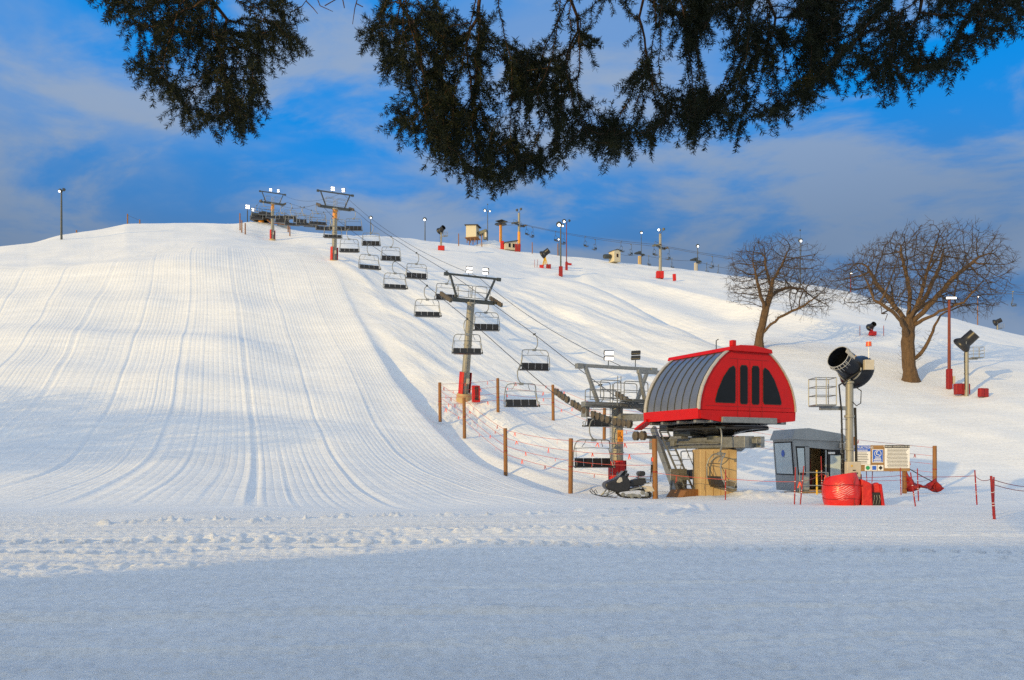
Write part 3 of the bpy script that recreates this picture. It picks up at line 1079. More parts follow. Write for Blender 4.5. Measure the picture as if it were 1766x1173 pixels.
# communication line above the rope
cl = []
for y in np.arange(41.8, 137.2, 1.2):
    ks = [41.8, 60, 97, 137]
    zs = [6.55, 15.5, 34.1, 47.6]
    z = np.interp(y, ks, zs)
    i = max(0, min(2, int(np.searchsorted(ks, y) - 1)))
    s = (y - ks[i]) / (ks[i + 1] - ks[i])
    z -= (.5, 1.0, 1.3)[i] * 4 * s * (1 - s)
    cl.append(line_pt(y, .85 if y > 60 else .2 + .65 * (y - 41.8) / 18.2) + Vector((0, 0, z)))
tag(MB().tube(cl, .017, 5).build('signal_cable', M['rope'], smooth=True), 'thin dark cable slung between the tops of the big lift towers', 'cable')


# ---- chairs
def make_chair(label):
    t = thing('lift_chair', label, 'lift chair', (0, 0, 0), (0, 0, 0), 'chairs on the big chairlift')
    g = MB().box((0, 0, 0), (.10, .34, .09)).cyl((-.04, -.2, .02), (-.04, .2, .02), .035, n=8)
    g.build('grip', M['steel'], t, bevel=.015)
    h = MB().tube([(-.02, 0, -.02), (-.16, 0, -.14), (-.23, 0, -.35), (-.235, 0, -.62), (-.19, 0, -.82), (-.08, 0, -.98), (0, 0, -1.05)], .034, 8)
    h.build('hanger', M['galv'], t, smooth=True)
    MB().box((0, 0, -1.08), (.26, .16, .14)).build('head_block', M['galv'], t, bevel=.02)
    f = MB()
    W = 1.0
    f.tube([(-W * .96, -.36, -2.42), (-W * 1.04, -.25, -2.46), (-W * 1.06, .05, -2.40), (-W * 1.02, .22, -2.05), (-W * .96, .26, -1.6), (-W * .92, .18, -1.28), (-W * .84, .06, -1.12), (-W * .70, 0, -1.075),
            (0, 0, -1.07), (W * .70, 0, -1.075), (W * .84, .06, -1.12), (W * .92, .18, -1.28), (W * .96, .26, -1.6), (W * 1.02, .22, -2.05), (W * 1.06, .05, -2.40), (W * 1.04, -.25, -2.46), (W * .96, -.36, -2.42)], .03, 8)
    for s in (-1, 1):
        f.tube([(s * .42, 0, -1.08), (s * .44, .08, -1.22), (s * .56, .22, -1.42)], .018, 6)
        f.tube([(s * 1.02, .08, -2.40), (s * .98, -.3, -2.40), (s * 1.0, -.36, -2.2), (s * 1.02, -.05, -2.14)], .022, 6)
    f.build('bail_frame', M['galv'], t, smooth=True)
    sb = MB().tube([(-.93, .24, -1.50), (.0, .26, -1.47), (.93, .24, -1.50)], .016, 6)
    for s in (-1, 1):
        sb.tube([(s * .86, .25, -1.48), (s * .91, .05, -1.9), (s * .93, -.1, -2.15)], .014, 6)
    sb.build('safety_bar', M['steel'], t, smooth=True)
    MB().box((0, -.12, -2.42), (1.92, .46, .09)).build('seat', M['black'], t, bevel=.03)
    bk = MB()
    for i in range(4):
        bk.box((-.72 + i * .48, .16, -2.19), (.465, .07, .40), Matrix.Rotation(math.radians(-10), 3, 'X'))
    bk.build('backrest', M['black'], t, bevel=.025)
    for s in (-1, 1):
        MB().ball((s * 1.0, -.36, -2.40), .055, 8).build('end_cap', M['rubber'], t, smooth=True)
    return t


ords = ['first', 'second', 'third', 'fourth', 'fifth', 'sixth', 'seventh', 'eighth', 'ninth', 'tenth', 'eleventh', 'twelfth', 'thirteenth', 'fourteenth', 'fifteenth', 'sixteenth']
chair0 = None


def put_chair(loc, rotz, label, flip=1):
    global chair0
    if chair0 is None:
        chair0 = make_chair(label)
        o = chair0
        o.location, o.rotation_euler = loc, (0.02, 0, rotz)
    else:
        o = copy_thing(chair0, loc, (rng.uniform(-.06, .06), rng.uniform(-.02, .02), rotz + rng.uniform(-.12, .12)), label)
    return o


LEFT_Y = [40.1, 47.4, 54.8, 62.0, 69.3, 76.4, 83.3, 89.6, 96.5, 103.7, 110.9, 118, 125, 132.5, 140]
RIGHT_Y = [47.0, 54.5, 61.8, 69.2, 76.3, 83.5, 90.2, 97.0, 104.2, 111.4, 118.6, 126, 133.3, 140.5]
special = {('L', 0): 'empty black chair hanging low over the snowmobile, lowest on its side of the rope',
           ('L', 1): 'empty chair hanging just above the rope fence, in front of bare snow',
           ('L', 2): 'empty chair seen across the tube of the tall grey lift tower',
           ('L', 7): 'chair crossing in front of the tower with the orange band',
           ('R', 0): 'chair half hidden behind the platform of the short stout lift tower',
           ('R', 1): 'empty chair hanging by itself between the two nearest lift towers, higher of that pair',
           ('R', 2): 'empty chair hanging under the wheels beside the tall grey lift tower',
           ('R', 3): 'empty chair seen through the rails of the tall grey lift tower'}
for i, y in enumerate(LEFT_Y):
    yc = y + .88
    loc = line_pt(yc, -GAUGE) + Vector((0, 0, rope_z(yc)))
    put_chair(loc, ROT * .55 + rng.uniform(-.05, .05), special.get(('L', i), '%s black chair up from the station on the rope nearer the groomed slope' % ords[i]))
for i, y in enumerate(RIGHT_Y):
    yc = y - .88
    loc = line_pt(yc, GAUGE) + Vector((0, 0, rope_z(yc)))
    o = put_chair(loc, ROT * .55 + math.pi + rng.uniform(-.05, .05), special.get(('R', i), '%s black chair up from the station on the rope farther from the groomed slope' % ords[i]))
# two chairs rounding the bottom wheel, two rounding the top wheel
an = math.radians(131)
put_chair(BOT + LR * (GAUGE * math.cos(an)) - LD * (GAUGE * math.sin(an)) + Vector((0, 0, 2.95)), math.pi * .5 + .15, 'chair turned sideways in front of the ochre concrete pier')
put_chair(line_pt(38.4, GAUGE) + Vector((0, 0, rope_z(38.4))), ROT * .6 + math.pi, 'chair half hidden behind the concrete pier and the ladder')
for an, lb in ((math.radians(70), 'chair rounding the far end of the hilltop station'), (math.radians(150), 'lowest chair hanging at the outer side of the hilltop station')):
    put_chair(TOP + LR * (GAUGE * math.cos(an)) + LD * (GAUGE * math.sin(an)) + Vector((0, 0, 46.1)), an - 1.57, lb)

# ------------------------------------------------------------------ loading station
st = thing('lift_station', 'red and silver lift station with four dark windows on an ochre concrete pier', 'lift station', (BOT.x, BOT.y, 0), (0, 0, ROT))
HW = 2.6                                        # half width
ya, yb = -1.75, 1.85                            # front and rear of the cover
Z0 = 3.2


def arch(k=16):
    """Outline of the right half of the cover, from eave to cap."""
    pts = [(2.60, 3.66), (2.585, 3.9), (2.53, 4.2), (2.40, 4.6), (2.20, 4.98), (1.93, 5.36), (1.60, 5.72), (1.28, 5.98), (1.05, 6.12)]
    return pts


ar = arch()
full = [(-x, z) for x, z in ar] + [(x, z) for x, z in reversed(ar)]
# red end walls
for y, nm in ((ya, 'front_wall'), (yb, 'rear_wall')):
    loop = [(-2.56, y, 3.66), (-2.5, y, 3.30), (-1.45, y, 3.18), (1.45, y, 3.18), (2.5, y, 3.26), (2.56, y, 3.66)] + [(x * .985, y, z - .03) for x, z in ar] + [(-x * .985, y, z - .03) for x, z in reversed(ar)]
    w = MB().prism(loop, (0, .08 if y < 0 else -.08, 0)).build(nm, M['red'], st)
    if y < 0:
        fw = w
pl = MB()
for x in (-.62, .04, .70):
    pl.box((x, ya - .004, 4.55), (.014, .016, 2.4))
pl.box((.04, ya - .004, 5.78), (2.1, .016, .014))
pl.box((.04, ya - .004, 3.82), (4.6, .016, .014))
pl.build('panel_seam', M['darkpad'], fw)


def window(loop):
    c = Vector((sum(p[0] for p in loop) / len(loop), 0, sum(p[1] for p in loop) / len(loop)))
    fr = MB().prism([(c.x + (x - c.x) * 1.07, ya - .022, c.z + (z - c.z) * 1.05) for x, z in loop], (0, .03, 0)).build('window', M['rubber'], st)
    MB().prism([(x, ya - .032, z) for x, z in loop], (0, .03, 0)).build('pane', M['glass'], fr)


window([(-1.72, 3.98), (-.80, 3.98), (-.76, 4.1), (-.76, 5.35), (-.85, 5.45), (-1.05, 5.35), (-1.35, 4.98), (-1.62, 4.45), (-1.74, 4.08)])
window([(1.72, 3.98), (.86, 3.98), (.80, 4.1), (.80, 5.35), (.89, 5.45), (1.08, 5.35), (1.37, 4.98), (1.63, 4.45), (1.75, 4.08)])
for a, b in ((-.46, -.09), (.17, .54)):
    window([(a + .05, 3.96), (b - .05, 3.96), (b, 4.03), (b, 5.40), (b - .07, 5.50), (a + .07, 5.50), (a, 5.40), (a, 4.03)])
MB().box((0, ya - .05, 3.26), (2.95, .10, .24)).build('bumper_plate', M['galv'], st, bevel=.015)
# silver side panels with standing seams
for s, nm in ((-1, 'roof_panel'), (1, 'roof_panel')):
    n = 7
    vs, fs = [], []
    mb = MB()
    for (x0, z0), (x1, z1) in zip(ar, ar[1:]):
        mb.add([(s * x0, ya + .10, z0), (s * x0, yb - .05, z0), (s * x1, yb - .05, z1), (s * x1, ya + .10, z1)], [(0, 1, 2, 3) if s < 0 else (3, 2, 1, 0)])
    # welded shell with thickness
    ps = [(s * x, z) for x, z in ar]
    sh = MB()
    m = len(ps)
    inner = [(x - s * .06, z - .03) for x, z in ps]
    V = [(x, y, z) for y in (ya + .10, yb - .05) for x, z in ps] + [(x, y, z) for y in (ya + .10, yb - .05) for x, z in inner]
    Fc = []
    for i in range(m - 1):
        q = (i, i + 1, m + i + 1, m + i)
        r = (2 * m + i, 3 * m + i, 3 * m + i + 1, 2 * m + i + 1)
        Fc += [q if s > 0 else q[::-1], r if s > 0 else r[::-1]]
    sh.add(V, Fc)
    pn = sh.build(nm, M['roofmetal'], st, smooth=True)
    sm = MB()
    for k in range(n + 1):
        y = ya + .16 + (yb - ya - .28) * k / n
        sm.tube([(s * (x + .012), y, z + .012) for x, z in ar], .016, 5)
    sm.build('standing_seam', M['steel'], pn)
    for y0, y1 in ((ya - .05, ya + .10), (yb - .05, yb + .12)):
        tr = MB()
        for (x0, z0), (x1, z1) in zip(ar, ar[1:]):
            a, b = Vector((s * x0, 0, z0)), Vector((s * x1, 0, z1))
            nrm = Vector((s * (z1 - z0), 0, (x0 - x1))).normalized()
            loop = [a + Vector((0, y0, 0)), a + Vector((0, y1, 0)), b + Vector((0, y1, 0)), b + Vector((0, y0, 0))]
            tr.prism([q + nrm * .035 for q in loop], -nrm * .06)
        tr.build('edge_trim', M['trim'], st)
    MB().prism([(s * 2.52, ya + .02, 3.70), (s * 2.64, ya + .02, 3.70), (s * 2.62, ya + .02, 3.28), (s * 2.50, ya + .02, 3.28)], (0, yb - ya + .1, 0)).build('red_skirt', M['red'], st)
cap = MB()
cl_ = [(-1.18, 6.08), (-1.12, 6.24), (-.55, 6.34), (.15, 6.36), (1.12, 6.24), (1.18, 6.08)]
cap.prism([(x, ya - .16, z) for x, z in cl_], (0, yb - ya + .5, 0))
cap.build('roof_cap', M['red'], st, bevel=.02)
MB().box((-.75, ya + .12, 6.42), (.22, .2, .26)).build('warning_horn', M['red'], st, bevel=.03)
MB().tube([(-.95, ya + .9, 6.2), (-.95, ya + .9, 6.62), (-.90, ya + .82, 6.68)], .022, 6).build('antenna', M['steel'], st)
MB().prism([(-2.72, yb - .2, 3.3), (-2.72, yb + .7, 2.95), (-2.72, yb + .72, 3.02), (-2.72, yb - .2, 3.4)], (.4, 0, 0)).build('rear_flap', M['red'], st)
# bull wheel and machinery
bw = MB()
bw.lathe([(.35, -.28), (.5, -.30), (1.2, -.10), (1.86, -.05), (1.98, -.08), (2.02, -.03), (1.96, 0), (2.02, .03), (1.98, .08), (1.86, .05), (1.2, .04), (.35, .05)], (0, 0, 2.97), (0, 0, 1), 48)
bull = bw.build('bullwheel', M['black'], st, smooth=True)
sp = MB()
for k in range(8):
    a = k * math.pi / 4
    sp.beam((.4 * math.cos(a), .4 * math.sin(a), 2.78), (1.9 * math.cos(a), 1.9 * math.sin(a), 2.94), .07, .12)
sp.build('spoke', M['black'], bull)
MB().cyl((0, 0, 2.0), (0, 0, 3.3), .34, .34, 18).cyl((0, 0, 2.5), (0, 0, 2.66), .6, n=18).build('drive_shaft', M['steel'], st, smooth=True)
fr = MB()
for x in (-.42, .42):
    fr.beam((x, -2.1, 2.36), (x, 4.4, 2.36), .24, .46)
fr.box((0, -1.5, 2.36), (.62, .5, .5)).box((0, 1.2, 2.36), (.62, .5, .44)).box((0, 4.3, 2.36), (1.1, .3, .5))
fr.box((0, -2.24, 2.4), (.34, .3, .2)).cyl((0, -2.35, 2.4), (0, -2.55, 2.4), .12, n=12)
fr.prism([(-.62, -.9, 2.12), (-.62, .9, 2.12), (-.45, .45, 1.98), (-.45, -.45, 1.98)], (1.24, 0, 0))
fr.build('main_frame', M['galv'], st, bevel=.02)
mc = MB()
mc.box((-.5, 1.35, 2.92), (1.1, 1.2, .5)).cyl((-.2, .9, 3.0), (-.2, 2.6, 3.0), .26, n=14).box((.5, 1.5, 2.9), (.6, 1.4, .55))
mc.box((-1.1, 2.0, 3.05), (.9, .6, .3)).cyl((-1.4, -.6, 3.12), (1.4, -.6, 3.12), .09, n=10).box((.9, -.9, 3.14), (.4, .4, .18)).box((-.7, -.9, 3.14), (.3, .4, .18))
mc.build('gearbox', M['steel'], st, bevel=.03)
dk = MB()
for y in (-1.3, -.2, .9, 1.7):
    dk.box((0, y, 3.2), (4.9, .16, .12))
for x in (-1.9, 0, 1.9):
    dk.box((x, 0, 3.2), (.14, 3.4, .10))
dk.build('cover_frame', M['galv'], st, bevel=.01)
ms = MB()
ms.tube([(-.72, .1, 2.35), (-.72, 2.2, 2.33)], .055, 8)
ms.tube([(-.72, -.7, 2.32), (-.72, .3, 2.32)], .04, 8)
ms.box((-.75, 2.3, 2.36), (.16, .3, .24)).box((-.9, 1.7, 2.62), (.4, .8, .12))
ms.build('hydraulic_ram', M['galv'], st, bevel=.01)
for y, x in ((3.1, -GAUGE), (3.1, GAUGE)):
    w = MB()
    for yy in (y - .2, y + .35):
        w.lathe([(.10, -.08), (.22, -.07), (.20, 0), (.22, .07), (.10, .08)], (x, yy, 2.72), (1, 0, 0), 16)
    w.build('guide_wheel', M['wheel'], st, smooth=True)
    MB().beam((x * .2, y + .05, 2.6), (x * .98, y + .05, 2.68), .2, .14).build('guide_arm', M['galv'], st)
# pier, footing, leaning leg with ladder
pb = hit(1228, 862)
PR = Matrix.Rotation(-ROT - math.radians(2), 3, 'Z')


def pv(x, y, z):
    return PR @ Vector((x - .30, y, z))


pr = MB().prism([pv(-.74, -.82, -.25), pv(.82, -.82, -.25), pv(.82, .82, -.25), pv(-.74, .82, -.25)], (0, 0, 2.33))
pier = pr.build('concrete_pier', M['concrete'], st, bevel=.03)
jt = MB()
for x in (-.62, -.3, .02, .36):
    jt.box(pv(x + .12, -.823, .95), (.014, .012, 2.1), PR)
jt.build('form_seam', M['wood'], pier)
MB().prism([(-2.05, .1, -.05), (-1.0, .1, -.05), (-1.0, .1, .36), (-1.75, .1, .32)], (0, 1.1, 0)).build('footing', M['wood'], st, bevel=.02)
MB().box((-1.25, 1.3, .75), (.9, .08, .95)).build('lower_panel', M['galv'], st, bevel=.02)
lg = MB()
lg.beam((-1.0, 3.5, 3.1), (-1.65, .85, .05), .30, .18, (1, 0, 0))
lg.build('leaning_leg', M['galv'], st, bevel=.015)
ld = MB()
a0, a1 = Vector((-.80, 3.3, 3.0)), Vector((-1.28, .72, .2))
sd = Vector((.42, -.05, 0))
for o in (Vector((0, 0, 0)), sd):
    ld.beam(a0 + o, a1 + o, .05, .09)
for i in range(13):
    q = a0.lerp(a1, (i + .5) / 13)
    ld.box(q + sd / 2, (.42, .2, .035))
ld.tube([a0 + sd + Vector((.1, 0, .1)), a0 + sd + Vector((.15, -.1, .75)), a1 + sd + Vector((.1, 0, .85)), a1 + sd], .022, 6)
ld.build('ladder', M['galv'], st)
# ------------------------------------------------------------------ fence, stakes, ropes
def post_at(px, py, top):
    b = hit(px, py)
    return b, (py - top) / F * b.y


def wood_post(px, py, top, label, r=None, group='wooden fence posts', mat='wood'):
    b, h = post_at(px, py, top)
    r = r or .115
    t = thing('fence_post', label, 'post', b, (rng.uniform(-.012, .012), rng.uniform(-.012, .012), rng.uniform(0, 3)), group)
    MB().tube([(0, 0, -.4), (0, 0, h * .5), (0, 0, h - .03), (0, 0, h)], [r, r * .98, r * .95, r * .8], 12).build('timber', M[mat], t, smooth=True)
    if b.y < 75:
        MB().cyl((0, 0, h * .42), (0, 0, h * .42 + .05), r * 1.04, n=12).build('cord_wrap', M['darkpad'], t, smooth=True)
    return b, h


fp = {}
for k, (a, b, c, lb) in {
    'A': (759, 718, 660, 'round brown post of the rope fence nearest the groomed slope, beside the trampled patch'),
    'B': (859, 711, 653, 'thin round brown post behind the hanging chair, beyond the dark red mat'),
    'C': (954, 718, 664, 'round brown post of the rope fence on the bare slope before the short stout tower'),
    'D': (801, 745, 686, 'pale brown post standing in front of the tall grey lift tower'),
    'E': (872, 808, 739, 'dark brown post at the bend of the rope fence, low on the bank'),
    'F': (984, 842, 756, 'brown post standing just past the tips of the snowmobile skis'),
    'G': (1042, 757, 700, 'brown post partly hidden by the tube of the short stout tower'),
    'H': (1130, 857, 757, 'bright orange brown post right behind the snowmobile, two toned at the foot'),
    'I': (1612, 840, 769, 'leaning brown post at the end of the trail board, above the crumpled red tarp'),
}.items():
    fp[k] = wood_post(a, b, c, lb)
for a, b, c, lb in ((414, 397, 368, 'tall reddish post on the hilltop crest before the station mound'), (417, 401, 380, 'short reddish post just beside the tallest hilltop post'),
                    (423, 404, 385, 'short brown post at the near edge of the hilltop mound'), (497, 402, 388, 'upper of two short posts beside the hilltop hut'),
                    (500, 408, 391, 'lower of two short posts beside the hilltop hut'), (220, 387, 369, 'dark red post standing alone on the broad white crest'),
                    (241, 387, 379, 'tiny post on the broad white crest, tied to the dark red one'), (132, 401, 395, 'tiny dark stub on the shoulder near the solitary lamp'),
                    (791, 423, 403, 'grey post before the cabin on stilts'), (831, 427, 405, 'yellowish post in front of the snow mound under the stilt cabin'),
                    (918, 438, 418, 'grey post beside the second lift, clear of other posts'), (962, 441, 420, 'grey post behind the pair of tall lamps')):
    wood_post(a, b, c, lb, .11)


def strand(name, pts, label, cat, group, flags=0, r=.011, mat='redrope', sag=.05):
    path = []
    for p, q in zip(pts, pts[1:]):
        p, q = Vector(p), Vector(q)
        for i in range(8):
            s = i / 8
            v = p.lerp(q, s)
            v.z -= sag * (q - p).length * .25 * 4 * s * (1 - s)
            path.append(v)
    path.append(Vector(pts[-1]))
    o = MB().tube(path, r, 5).build(name, M[mat])
    tag(o, label, cat, group)
    for i in range(flags):
        k = int((i + .3 + .5 * rng.random()) / flags * (len(path) - 1))
        v = path[k].lerp(path[k + 1], rng.random())
        a = rng.uniform(0, 3)
        d = Vector((math.cos(a), math.sin(a), 0))
        l = rng.uniform(.18, .30)
        m = MB()
        for s in (-1, 1):
            e = v + d * s * rng.uniform(.03, .10) + Vector((0, 0, -l * rng.uniform(.8, 1)))
            m.prism([v + d * .02, v - d * .02, e - d * .02, e + d * .02], (d.y * .006, -d.x * .006, .001))
        m.build('flag_ribbon', M['ribbon'], o)
    return o


lv = ['topmost', 'upper middle', 'lower middle', 'lowest']
FR = [.95, .75, .55, .35]
for i, f in enumerate(FR):
    top = lambda k: fp[k][0] + Vector((0, 0, fp[k][1] * f))
    strand('fence_rope', [top('A'), top('B'), top('C'), top('G')], '%s thin red line along the far row of fence posts' % lv[i], 'rope', 'lines of the rope fence', 6)
    strand('fence_rope', [top('A'), top('D'), top('E'), top('F'), top('H')], '%s thin red line along the near row of fence posts' % lv[i], 'rope', 'lines of the rope fence', 8)
for i, f in enumerate(FR):
    b = fp['G'][0] + Vector((0, 0, fp['G'][1] * f))
    e = fp['I'][0] + Vector((0, 0, fp['I'][1] * f))
    strand('fence_rope', [b, b.lerp(e, .45) + Vector((0, 1.5, .25)), e], '%s thin line behind the red station, running to the post at the trail board' % lv[i], 'rope', 'lines of the rope fence', 5, .010)


def stake(px, py, tx, ty, label, r=.024, mat='stake', band=True):
    b = hit(px, py)
    h = (py - ty) / F * b.y
    dx = (tx - px) / F * b.y
    t = thing('marker_stake', label, 'stake', b, (0, 0, 0), 'marker stakes stuck in the snow')
    top = Vector((dx, .06 * dx, h))
    MB().tube([top * -.25, top * .33, top * .66, top], [r, r * 1.05, r, r * .9], 8).build('cane', M[mat], t, smooth=True)
    if band:
        for f in (.32, .38, .62):
            c = top * f
            MB().tube([c, c + top * .012], r * 1.12, 8).build('white_band', M['white'], t)
    return b, b + top


sk = {}
for k, a in {
    'a': (1251, 864, 1251.6, 810, 'red stake in front of the ochre pier', .023),
    'b': (1370, 872, 1372, 806, 'straight red stake with a grey tip before the cabin window', .023),
    'c': (1380, 872, 1386.5, 804, 'leaning stake before the grey cabin, red only at its head', .023),
    'd': (1418, 855, 1416, 787, 'tall red stake in the doorway of the grey cabin', .023),
    'e': (1486.5, 872, 1485, 818, 'red stake standing against the big red cushion', .023),
    'f': (1496, 848, 1494, 812, 'short red stake behind the cushion, under the green circle sign', .020),
    'g': (1503, 848, 1505, 809, 'short red stake behind the cushion, under the blue square sign', .020),
    'h': (1554, 855, 1552.5, 807, 'slim stake before the leg of the trail board, pale at its head', .020),
    'i': (1579, 875, 1570, 815, 'red stake leaning sharply over beside the crumpled tarp', .022),
    'j': (1584, 864, 1582, 808, 'upright red stake in front of the crumpled tarp', .022),
    'k': (1685, 872, 1681, 811, 'single red stake on the open snow, roped to its neighbours', .023),
    'l': (1715, 897, 1709, 821, 'thicker nearer stake of the crossed red pair', .032),
    'm': (1713, 891, 1714, 823, 'thinner farther stake of the crossed red pair', .023),
}.items():
    sk[k] = stake(*a[:4], a[4], a[5])
stake(1409, 855, 1408.5, 811, 'stout yellow stake beside the silver railing of the cabin', .04, 'yellow', False)
for a, b, c, d, lb in ((883, 430, 882, 417, 'orange stake at the foot of the second lift, farthest of three'), (886, 432, 886, 416, 'orange stake at the foot of the second lift, middle of three'),
                       (888, 434, 889, 418, 'orange stake at the foot of the second lift, nearest of three'), (922, 463, 922, 448, 'thin pink stake by the slope fan gun with yellow legs'),
                       (926, 463, 927.5, 447, 'thin grey stake by the slope fan gun with yellow legs'), (1483, 577, 1483, 562, 'hair thin stake on one side of the little gun between the oaks'),
                       (1524, 577, 1524, 562, 'hair thin stake on the other side of the little gun between the oaks')):
    stake(a, b, c, d, lb, .04, 'stake', False)


def on_stake(k, f):
    b, t = sk[k]
    return b.lerp(t, f)


strand('barrier_rope', [P(1470, 824, 37), on_stake('h', .72), on_stake('j', .75), on_stake('k', .84), on_stake('l', .93), P(1800, 838, 27)], 'dark red line strung along the stakes beyond the trail board', 'rope', None, 0, .010, 'darkpad', .04)
strand('barrier_rope', [on_stake('m', .80), P(1800, 846, 27)], 'short dark red line leaving the crossed pair of stakes', 'rope', None, 0, .010, 'darkpad', .04)
strand('barrier_rope', [P(1484, 828, 36), on_stake('h', .55), P(1612, 822, 46)], 'lower dark red line passing under the trail board', 'rope', None, 0, .009, 'darkpad', .05)
strand('barrier_rope', [on_stake('a', .72), on_stake('b', .62), on_stake('d', .55), P(1455, 828, 34)], 'thin red line from the pier stake to the cabin railing', 'rope', None, 2, .009, 'redrope', .05)
strand('barrier_rope', [fp['H'][0] + Vector((0, 0, 1.0)), on_stake('a', .68)], 'thin red line crossing in front of the ochre pier', 'rope', None, 1, .010, 'redrope', .04)
strand('crest_rope', [P(220, 371, 138), P(241, 380, 138)], 'thin cord between the two posts on the broad crest', 'rope', None, 0, .02, 'rope', .03)

# ------------------------------------------------------------------ operator cabin
cb = hit(1374, 848)
cab = thing('operator_cabin', 'small grey operator cabin with leaning windows and an open side', 'cabin', cb, (0, 0, math.radians(6)))
# local x: along the open side, local y: away from the lens
W, D = 2.35, 2.2
wl = MB()
# leaning window end (two posts and the low wall), back wall, far end
wl.prism([(-.02, 0, 0), (-.02, D, 0), (-.22, D, 2.55), (-.22, 0, 2.55)], (.05, 0, 0)) if False else None
lean = .20


def lx(z):
    return -lean * z / 2.55


def slab(y0, y1, z0, z1, t=.06):
    wl.prism([(lx(z0), y0, z0), (lx(z0), y1, z0), (lx(z1), y1, z1), (lx(z1), y0, z1)], (t, 0, 0))


slab(0, D, 0, .85)
slab(0, .13, .85, 2.35)
slab(D - .18, D, .85, 2.35)
slab(0, D, 2.35, 2.6)
wl.prism([(0, D, 0), (W, D, 0), (W, D, 2.45), (-.2, D, 2.6)], (0, .06, 0))
wl.prism([(W, 0, 0), (W, D, 0), (W, D, 2.45), (W, 0, 2.45)], (.06, 0, 0))
# open side: narrow panel, post and header
wl.prism([(lx(0), -.05, 0), (.62, -.05, 0), (.62, -.05, .80), (lx(.8), -.05, .80)], (0, .05, 0))
wl.prism([(lx(.8), -.05, .8), (.06, -.05, .8), (-.08, -.05, 2.2), (lx(2.2), -.05, 2.2)], (0, .05, 0))
wl.prism([(.42, -.05, .8), (.62, -.05, .8), (.62, -.05, 2.2), (.36, -.05, 2.2)], (0, .05, 0))
wl.prism([(lx(2.2), -.05, 2.2), (W + .06, -.05, 1.95), (W + .06, -.05, 2.45), (lx(2.6), -.05, 2.6)], (0, .05, 0))
wl.prism([(1.42, -.05, 0), (1.50, -.05, 0), (1.50, -.05, 2.0), (1.42, -.05, 2.02)], (0, .05, 0))
wl.build('wall', M['cabin'], cab, bevel=.008)
rf = MB()
rf.prism([(-.30, -.14, 2.56), (-.12, -.14, 3.02), (.55, -.14, 3.06), (W - .05, -.14, 2.78), (W + .12, -.14, 2.60), (W + .12, -.14, 2.40), (-.30, -.14, 2.52)], (0, D + .3, 0))
rf.build('roof', M['cabin'], cab, bevel=.015)
w1 = MB()
q = [(lx(.78) - .015, .10, .78), (lx(.78) - .015, D - .10, .78), (lx(2.42) - .015, D - .10, 2.42), (lx(2.42) - .015, .10, 2.42)]
fr = MB().prism(q, (.02, 0, 0)).build('window', M['rubber'], cab)
q = [(lx(.84) - .03, .20, .84), (lx(.84) - .03, D - .20, .84), (lx(2.36) - .03, D - .20, 2.36), (lx(2.36) - .03, .20, 2.36)]
MB().prism(q, (.02, 0, 0)).build('pane', M['paleglass'], fr)
MB().lathe([(.0, 0), (.17, .002), (.17, .012), (0, .014)], (lx(1.85) - .034, D * .5, 1.85), (-1, 0, 0), 20).build('round_sticker', M['blue'], fr)
fr = MB().prism([(.04, -.062, .82), (.44, -.062, .82), (.38, -.062, 2.18), (-.08, -.062, 2.18)], (0, .02, 0)).build('window', M['rubber'], cab)
MB().prism([(.09, -.070, .9), (.38, -.070, .9), (.33, -.070, 2.1), (-.02, -.070, 2.1)], (0, .02, 0)).build('pane', M['paleglass'], fr)
MB().box((1.2, D - .1, 1.1), (2.2, .04, 2.2)).build('plywood_lining', M['interior'], cab)
MB().box((1.15, .9, .06), (2.2, 1.9, .06)).build('floor', M['boardwood'], cab)
MB().box((1.05, 1.2, 1.15), (.38, .3, .85)).box((1.05, 1.25, .45), (.5, .4, .6)).build('control_console', M['darkpad'], cab, bevel=.03)
dr = MB().box((1.98, -.045, 1.02), (.86, .05, 2.0)).build('door', M['black'], cab, bevel=.01)
MB().box((1.92, -.075, 1.0), (.52, .02, 1.5)).build('door_glass', M['paleglass'], dr)
MB().box((1.72, -.08, 1.86), (.34, .02, .10)).build('door_plate', M['white'], dr)
MB().box((W - .12, -.16, 2.22), (.30, .06, .26)).build('outside_lamp', M['trim'], cab, bevel=.02)
MB().tube([(.75, .7, .1), (.70, .5, .6), (.95, .4, .9), (1.15, .5, .5), (1.2, .6, .1)], .03, 8).tube([(.72, -.0, 2.0), (.64, .02, 1.2), (.7, .02, .5)], .014, 6).build('hose', M['rubber'], cab, smooth=True)
MB().ball((.1, .6, 1.12), .15, 10, 1.2, 1, .8).build('headset', M['black'], cab, smooth=True)
MB().box((1.1, -.5, -.04), (3.4, 1.2, .10)).build('deck', M['boardwood'], cab)
rb = hit(1406, 856)
rl = thing('railing', 'low silver tube railing in front of the open side of the grey cabin', 'railing', rb, (0, 0, .05))
r_ = MB()
h_ = 1.0
r_.tube([(-.55, .3, 0), (-.55, .3, h_), (.55, 0, h_), (.55, 0, 0)], .022, 8).tube([(-.55, .3, h_ * .45), (.55, 0, h_ * .45)], .02, 8).tube([(.55, 0, h_), (.2, 1.1, h_)], .02, 8)
r_.build('rail_tube', M['galv'], rl, smooth=True)


